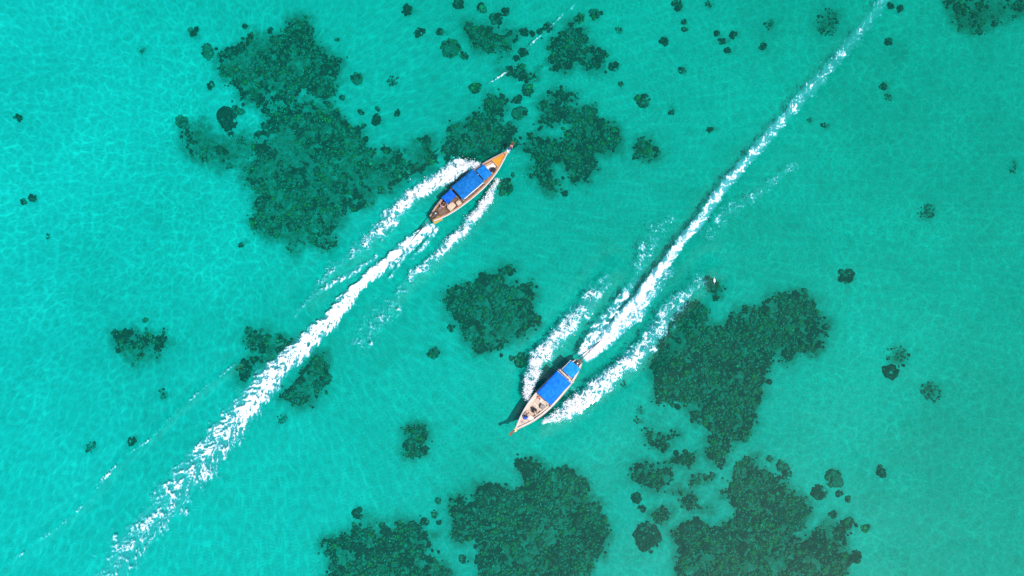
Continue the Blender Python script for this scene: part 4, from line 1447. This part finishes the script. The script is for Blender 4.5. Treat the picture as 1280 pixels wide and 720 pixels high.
# --- boat with the orange bow
b = boat1
b.hull()
b.deck('floor', .04, .80, b.floor_z, M['wood1_shade'])
b.deck('foredeck', .835, .985, lambda t: b.zg(t) - .07, M['orange'], inset=.10, pw=.16)
MB().box(b.P(.835, 0, b.zg(.835) - .09), (.07, 2 * b.hb(.835) - .2, .10)).build('deck_beam', M['wood1'], b.root)
MB().sheet([[b.P(t, -w + 2 * w * j / 6, .66 + .02 * math.sin(j * 2 + t * 90)) for j in range(7)] for t, w in [(.735 + .098 * i / 6, (b.hb(.735 + .098 * i / 6) - .15)) for i in range(7)]]).build('bow_mat', M['cream'], b.root, True, solid=.04)
for t in (.70, .55, .40):
    b.thwart(t, .52)
for s in (1, -1):
    g = MB()
    for i in range(12):
        ta, tb = .62 + .21 * i / 12, .62 + .21 * (i + 1) / 12
        for y0_, z0_ in ((.19, .60), (.34, .50)):
            g.add([b.P(ta, s * (b.hb(ta) - y0_), z0_ + b.zg(ta) - .72), b.P(tb, s * (b.hb(tb) - y0_), z0_ + b.zg(tb) - .72), b.P(tb, s * (b.hb(tb) - y0_ - .09), z0_ + b.zg(tb) - .72), b.P(ta, s * (b.hb(ta) - y0_ - .09), z0_ + b.zg(ta) - .72)], [(0, 1, 2, 3)])
    g.build('side_stringer', M['rail1'], b.root, solid=.05)
    bench = MB()
    w = b.hb(.48) - .30
    bench.box(b.P(.48, s * w, .52), (.26 * b.L, .36, .05))
    bench.build('bench', M['wood1_shade'], b.root, bevel=.01)
b.canopy('main_roof', .345, .62, -1.02, 1.02, 2.12, M['blueA'], rise=.16, crease=4)
b.canopy('front_awning', .637, .738, -.82, .76, 1.62, M['blueA2'], rise=.10, crease=2, slope=-.10, posts=True)
b.canopy('rear_awning', .205, .325, -.12, .92, 1.86, M['blueA3'], rise=.08, crease=2, slope=.12)
rc = MB().tube([b.P(.36 + .25 * i / 10, -1.03, 2.02 + .012 * math.sin(i * 2.1)) for i in range(11)], .05, 8).build('rolled_curtain', M['stripe1'], b.root, True)
MB().box(b.P(.61, .10, 2.22), (.26, .34, .05), .2).build('roof_patch', M['stripe1'], b.root)
pw = b.prow(1.15, .95, M['prow1'])
b.band(pw, 'garland', .40, .55, .15, M['white'], 5)
b.band(pw, 'sash', .60, .64, .12, M['bluecloth'], 2)
b.band(pw, 'ribbon', .86, .90, .11, M['pinkcloth'], 2)
MB().box(b.P(1, .0, 1.66) + Vector((-.25, 0, .03)), (.34, .34, .10)).build('bow_cap', M['rail1'], b.root, bevel=.02)
b.engine(.055, .88, (*W(511, 304, 0), -.05))
# ochre board over the quarter
MB().box(b.P(.035, -.42, .42), (1.05, .62, .07), R(-12)).build('stern_board', M['ochre'], b.root, bevel=.012)
MB().box(b.P(.12, 0, .62), (.9, 1.15, .05)).build('stern_deck', M['wood1_shade'], b.root, bevel=.01)

# --- plain boat
b = boat2
b.hull()
b.deck('floor', .04, .80, b.floor_z, M['wood2'])
b.deck('foredeck', .775, .985, lambda t: b.zg(t) - .16, M['wood2'], inset=.11, pw=.17)
MB().box(b.P(.772, 0, b.zg(.772) - .18), (.08, 2 * b.hb(.772) - .2, .12)).build('deck_beam', M['wood2d'], b.root)
for t, z in ((.735, .56), (.66, .52), (.60, .52), (.42, .5)):
    b.thwart(t, z, .22)
for s in (1, -1):
    for nm, o0, o1, z_, mt in (('bench', .12, .40, .60, M['wood2']), ('bench_edge', .405, .44, .585, M['wood2d'])):
        g = [[b.P(t, s * (b.hb(t) - o), z_) for o in (o0, o1)] for t in [.575 + .19 * i / 10 for i in range(11)]]
        MB().sheet(g).build(nm, mt, b.root, solid=.045)
b.deck('stern_deck', .03, .245, .58, M['wood2'], inset=.10, pw=.2)
b.canopy('main_roof', .25, .565, -1.03, 1.03, 2.15, M['blueB'], rise=.14, crease=5)
b.canopy('rear_roof', .068, .205, -.70, .74, 2.00, M['blueB2'], rise=.08, crease=3)
MB().tube([b.P(.23, -1.05, 1.95), b.P(.228, 0, 2.02), b.P(.23, 1.16, 1.95)], .05, 8).build('cross_pole', M['rail2'], b.root, True)
MB().tube([b.P(.222, 1.16, 1.95), b.P(.222, 1.04, 2.00)], .09, 8).build('pole_float', M['rail2'], b.root, True)
MB().sheet([[b.P(.068 + .137 * i / 8, -.72, 2.0 - .03 - .02 * j) for j in range(3)] for i in range(9)]).build('roof_edge', M['white'], b.root, solid=.03)
pw = b.prow(.85, .80, M['prow2'])
b.band(pw, 'garland', .36, .46, .14, M['yellowcloth'], 3)
b.band(pw, 'ribbon', .50, .55, .13, M['white'], 2)
b.engine(.035, .90, (*W(752, 424, 0), -.05))
MB().box(b.P(.80, .36, b.zg(.80) - .11), (.44, .52, .05), R(8)).build('hatch', M['cream'], b.root, bevel=.01)
MB().box(b.P(.836, .30, b.zg(.836) - .10), (.05, .50, .06), R(8)).build('hatch_edge', M['wood2d'], b.root)


# ------------------------------------------------------------------ things lying in the boats
def place(o, boat, t, y, z, rz=0.0):
    o.matrix_world = Matrix.Translation(boat.world(t, y, z)) @ Euler(boat.root.rotation_euler, 'XYZ').to_matrix().to_4x4() @ Matrix.Rotation(rz, 4, 'Z')
    return o


def empty(name):
    o = bpy.data.objects.new(name, None)
    col.objects.link(o)
    return o


def bundle(boat, t, y, z, s, label, mat, rz=0.0):
    """soft canvas-wrapped load with a tie"""
    root = empty('canvas_bundle')
    g = []
    n, m = 14, 12
    mb = MB()
    vs, fs = [], []
    for i in range(n + 1):
        th = math.pi * i / n
        for k in range(2 * m):
            ph = math.pi * k / m
            e = .42
            cx_ = math.copysign(abs(math.cos(ph)) ** e, math.cos(ph))
            sx_ = math.copysign(abs(math.sin(ph)) ** e, math.sin(ph))
            st = math.sin(th) ** e if math.sin(th) > 0 else 0
            cz_ = math.copysign(abs(math.cos(th)) ** e, math.cos(th))
            w = 1 + .05 * math.sin(3 * ph + 2 * th) + .03 * math.sin(7 * ph)
            vs.append((s[0] / 2 * st * cx_ * w, s[1] / 2 * st * sx_ * w, s[2] / 2 * (1 + cz_) * (1 + .04 * math.sin(5 * ph))))
    for i in range(n):
        for k in range(2 * m):
            fs.append((i * 2 * m + k, (i + 1) * 2 * m + k, (i + 1) * 2 * m + (k + 1) % (2 * m), i * 2 * m + (k + 1) % (2 * m)))
    mb.add(vs, fs).build('wrap', mat, root, True)
    a, h = s[1] / 2 + .02, s[2] + .02
    MB().tube([(0, -a, 0.02), (0, -a, h * .9), (.01, -a * .8, h), (0, 0, h + .02), (0, a * .8, h), (0, a, h * .9), (0, a, .02)], .018, 6).build('tie', M['rope'], root, True)
    place(root, boat, t, y, z, rz)
    tag(root, label, 'bundle')
    return root


bundle(boat1, .225, -.42, .65, (.95, .72, .42), 'tan canvas bundle beside the deep blue rear awning of the orange-bowed boat', M['tan'], .1)
bundle(boat1, .305, -.62, .36, (.60, .55, .48), 'small tan canvas bundle squeezed between rear awning and main blue roof', M['tan'], -.1)

bundle(boat2, .628, .40, .56, (.55, .50, .34), 'grey canvas bundle on the bench in front of the bright blue main roof', M['grey'], .3)

bundle(boat2, .585, -.62, .56, (.30, .34, .20), 'small red cloth bundle under the front edge of the bright blue main roof', M['red'], .5)
bundle(boat2, .588, -.18, .55, (.24, .28, .16), 'small white cloth bundle on the thwart before the bright blue main roof', M['white'], .2)

rope = empty('rope_coil')
m_ = MB()
for k in range(4):
    m_.tube([(.17 * (1 - .1 * k) * math.cos(a), .17 * (1 - .1 * k) * math.sin(a), .025 + .035 * k) for a in [2 * math.pi * q / 16 for q in range(16)]], .022, 6, close=True)
m_.build('coil', M['rope'], rope, True)
MB().tube([(.17, 0, .03), (.30, .10, .02), (.45, .05, .02), (.55, .16, .02)], .02, 6).build('loose_end', M['rope'], rope, True)
place(rope, boat2, .895, .02, boat2.zg(.895) - .15)
tag(rope, 'small coil of pale rope on the bare foredeck near the prow', 'rope')


# ------------------------------------------------------------------ people
def person(label, boat, t, y, z, rz, pose, top, bottom, hat=None, long_hair=False, seat_h=0.0, sleeves=True):
    root = empty('person')
    J = {}
    if pose == 'knees':          # sitting on the deck, knees drawn up
        J.update(pel=(0, 0, .13), waist=(.02, 0, .30), chest=(.06, 0, .46), neck=(.10, 0, .61), head=(.15, 0, .76))
        for s, q in ((1, 'l'), (-1, 'r')):
            J.update({'sh' + q: (.07, .19 * s, .55), 'el' + q: (.26, .28 * s, .36), 'wr' + q: (.46, .18 * s, .42), 'hd' + q: (.54, .14 * s, .41), 'hip' + q: (.02, .10 * s, .13), 'kn' + q: (.40, .17 * s, .40), 'an' + q: (.56, .15 * s, .06), 'to' + q: (.76, .19 * s, .035)})
    elif pose == 'lean':         # sitting, leaning back on one arm, legs out
        J.update(pel=(0, 0, .13), waist=(-.07, 0, .28), chest=(-.16, 0, .44), neck=(-.21, 0, .58), head=(-.20, 0, .74))
        J.update(shl=(-.17, .19, .52), ell=(-.36, .36, .32), wrl=(-.48, .42, .08), hdl=(-.52, .44, .035), shr=(-.17, -.19, .52), elr=(.04, -.27, .36), wrr=(.26, -.16, .33), hdr=(.34, -.13, .31))
        J.update(hipl=(.02, .10, .12), knl=(.46, .15, .22), anl=(.84, .18, .06), tol=(.93, .22, .20), hipr=(.02, -.10, .12), knr=(.40, -.16, .40), anr=(.58, -.14, .06), tor=(.78, -.16, .035))
    else:                        # sitting on a thwart, one hand out to the tiller
        J.update(pel=(0, 0, .10), waist=(.01, 0, .27), chest=(.03, 0, .44), neck=(.05, 0, .59), head=(.09, 0, .74))
        J.update(shl=(.03, .19, .53), ell=(-.06, .36, .33), wrl=(-.24, .44, .22), hdl=(-.32, .45, .21), shr=(.03, -.19, .53), elr=(.10, -.27, .28), wrr=(.33, -.20, .20), hdr=(.41, -.18, .19))
        for s, q in ((1, 'l'), (-1, 'r')):
            J.update({'hip' + q: (.02, .10 * s, .10), 'kn' + q: (.44, .16 * s, .10), 'an' + q: (.47, .16 * s, -seat_h + .07), 'to' + q: (.68, .19 * s, -seat_h + .035)})
    J = {k: Vector(v) for k, v in J.items()}
    mb = MB()
    mb.tube([J['pel'] - Vector((0, 0, .06)), J['pel'], J['waist'], J['chest'], J['neck'] - Vector((0, 0, .03))], [.12, .15, .135, .155, .07], 12, sx=1.0)
    mb.tube([J['shl'], (J['shl'] + J['shr']) / 2 + Vector((0, 0, .015)), J['shr']], [.065, .085, .065], 10)
    mb.tube([J['neck'] - Vector((0, 0, .04)), J['head'] - Vector((.02, 0, .06))], [.058, .052], 10)
    h = J['head']
    mb.ball(h + Vector((-.005, 0, .02)), (.098, .078, .112), 14, 10)
    mb.ball(h + Vector((.035, 0, -.055)), (.060, .055, .062), 12, 8)
    mb.tube([h + Vector((.088, 0, .02)), h + Vector((.112, 0, -.022)), h + Vector((.09, 0, -.03))], [.012, .019, .012], 8)
    for s in (1, -1):
        mb.ball(h + Vector((-.005, .080 * s, -.005)), (.026, .014, .034), 8, 6)
    for q, s in (('l', 1), ('r', -1)):
        mb.tube([J['sh' + q], J['sh' + q].lerp(J['el' + q], .5), J['el' + q], J['el' + q].lerp(J['wr' + q], .3), J['wr' + q]], [.056, .052, .041, .043, .029], 10)
        mb.ball(J['sh' + q], .062, 10, 8)
        d = (J['hd' + q] - J['wr' + q]).normalized()
        sd = d.cross(Vector((0, 0, 1))).normalized()
        if sd.length < .1:
            sd = Vector((0, 1, 0))
        dn_ = sd.cross(d)
        w = J['wr' + q]
        mb.tube([w, w + d * .045, w + d * .092], [.028, .036, .034], 10, sx=1.15)
        for fi, ln in enumerate((.068, .078, .073, .056)):
            o = w + d * .085 + sd * (fi - 1.5) * .0195
            mb.tube([o, o + d * ln * .5 - dn_ * .006, o + d * ln * .85 - dn_ * ln * .42, o + d * ln * .9 - dn_ * ln * .75], [.0105, .010, .0095, .008], 7)
        o = w + d * .03 + sd * (-.03)
        mb.tube([o, o + d * .035 - sd * .028, o + d * .07 - sd * .030 - dn_ * .015], [.013, .0115, .0095], 7)
        mb.tube([J['hip' + q], J['hip' + q].lerp(J['kn' + q], .5), J['kn' + q], J['kn' + q].lerp(J['an' + q], .3), J['an' + q]], [.092, .080, .058, .060, .038], 12)
        mb.ball(J['kn' + q], .058, 10, 8)
        mb.tube([J['an' + q] - (J['to' + q] - J['an' + q]) * .25, J['an' + q], J['an' + q].lerp(J['to' + q], .6), J['to' + q]], [.035, .042, .040, .026], 10)
        mb.ball(J['hip' + q], .10, 10, 8)
    body = mb.build('body', M['skin'], root, True)
    rm = body.modifiers.new('one skin', 'REMESH')
    rm.mode, rm.voxel_size, rm.use_smooth_shade = 'VOXEL', .0105, True
    # eyes, mouth
    for s in (1, -1):
        MB().ball(h + Vector((.082, .032 * s, .012)), .012, 8, 6).build('eye', M['black'], root, True)
    MB().tube([h + Vector((.086, -.022, -.062)), h + Vector((.093, 0, -.064)), h + Vector((.086, .022, -.062))], .006, 6).build('mouth', M['red'], root, True)
    # clothes
    mb = MB()
    mb.tube([J['pel'] + Vector((0, 0, .02)), J['waist'], J['chest'], J['neck'] - Vector((0, 0, .045))], [.165, .152, .172, .09], 12)
    mb.tube([J['shl'], (J['shl'] + J['shr']) / 2 + Vector((0, 0, .01)), J['shr']], [.078, .098, .078], 10)
    for q in 'lr':
        e = .62 if sleeves else .12
        mb.ball(J['sh' + q], .078, 10, 8)
        mb.tube([J['sh' + q], J['sh' + q].lerp(J['el' + q], e)], [.074, .072], 10)
    sh = mb.build('shirt', top, root, True)
    rm = sh.modifiers.new('one cloth', 'REMESH')
    rm.mode, rm.voxel_size, rm.use_smooth_shade = 'VOXEL', .018, True
    mb = MB()
    mb.tube([J['pel'] - Vector((0, 0, .075)), J['pel'] + Vector((0, 0, .07))], [.15, .165], 12)
    for q in 'lr':
        mb.ball(J['hip' + q], .115, 10, 8)
        mb.tube([J['hip' + q], J['hip' + q].lerp(J['kn' + q], .45), J['hip' + q].lerp(J['kn' + q], .86)], [.112, .104, .094], 12)
    so = mb.build('shorts', bottom, root, True)
    rm = so.modifiers.new('one cloth', 'REMESH')
    rm.mode, rm.voxel_size, rm.use_smooth_shade = 'VOXEL', .018, True
    # hair
    mb = MB()
    mb.ball(h + Vector((-.022, 0, .042)), (.103, .092, .105), 14, 10)
    if long_hair:
        mb.tube([h + Vector((-.06, 0, .03)), h + Vector((-.10, 0, -.12)), h + Vector((-.11, .01, -.30)), h + Vector((-.10, .02, -.42))], [.09, .095, .085, .04], 12, sx=1.25)
    hr = mb.build('hair', M['hair'], root, True)
    rm = hr.modifiers.new('one mass', 'REMESH')
    rm.mode, rm.voxel_size, rm.use_smooth_shade = 'VOXEL', .014, True
    if hat:
        mb = MB()
        g = []
        for (r_, z_) in ((.0, .175), (.06, .172), (.095, .15), (.105, .07), (.20, .055), (.30, .03), (.31, .02), (.10, .05)):
            g.append([h + Vector((-.01 + r_ * math.cos(a), r_ * math.sin(a), z_ + .008 * math.sin(3 * a) * (r_ > .15))) for a in [2 * math.pi * k / 20 for k in range(21)]])
        mb.sheet(g).build('hat', hat, root, True)
    place(root, boat, t, y, z, rz)
    tag(root, label, 'person')
    return root


person('person in black clothes and wide black hat sitting on the cream bow mat', boat1, .785, -.56, .70, R(150), 'knees', M['blackcloth'], M['tan'], M['blackcloth'], True)
person('boat driver in pink shirt seated at the tiller behind the deep blue awning', boat1, .155, .30, .80, R(0), 'tiller', M['pinkcloth'], M['blackcloth'], None, False, .15)
person('person in royal blue shirt sitting on the bare foredeck near the prow', boat2, .845, -.12, boat2.zg(.845) - .155, R(200), 'knees', M['shirtblue'], M['blackcloth'], None, False)
person('person in black top and dark teal shorts sitting beside the pale hatch', boat2, .712, -.08, .63, R(75), 'knees', M['blackcloth'], M['teal'], None, True)
person('boat driver in black clothes and wide black hat seated by the engine', boat2, .085, -.30, .84, R(0), 'tiller', M['blackcloth'], M['blackcloth'], M['blackcloth'], False, .25)

# ------------------------------------------------------------------ white float beside the dark patch
fx, fy = W(893, 350.5, .1)
fl = empty('mooring_float')
mb = MB()
mb.tube([(0, -.22, .08), (0, -.20, .08), (0, -.12, .08), (0, .12, .08), (0, .20, .08), (0, .22, .08)], [.03, .09, .12, .12, .09, .03], 12)
mb.build('float_body', M['floatw'], fl, True)
MB().tube([(0, .22, .08), (.02, .30, .05), (.0, .36, .08), (-.02, .30, .10), (0, .22, .08)], .02, 6).build('eye_loop', M['rope'], fl, True)
MB().tube([(0, -.22, .08), (.05, -.45, -.2), (.2, -.7, -1.4), (.3, -.8, -3.2)], .015, 6).build('mooring_line', M['rope'], fl, True)
fl.location = (fx, fy, float(full_height(np.array([fx]), np.array([fy]))[0]))
tag(fl, 'small white float on the water above the dark coral patch', 'float')
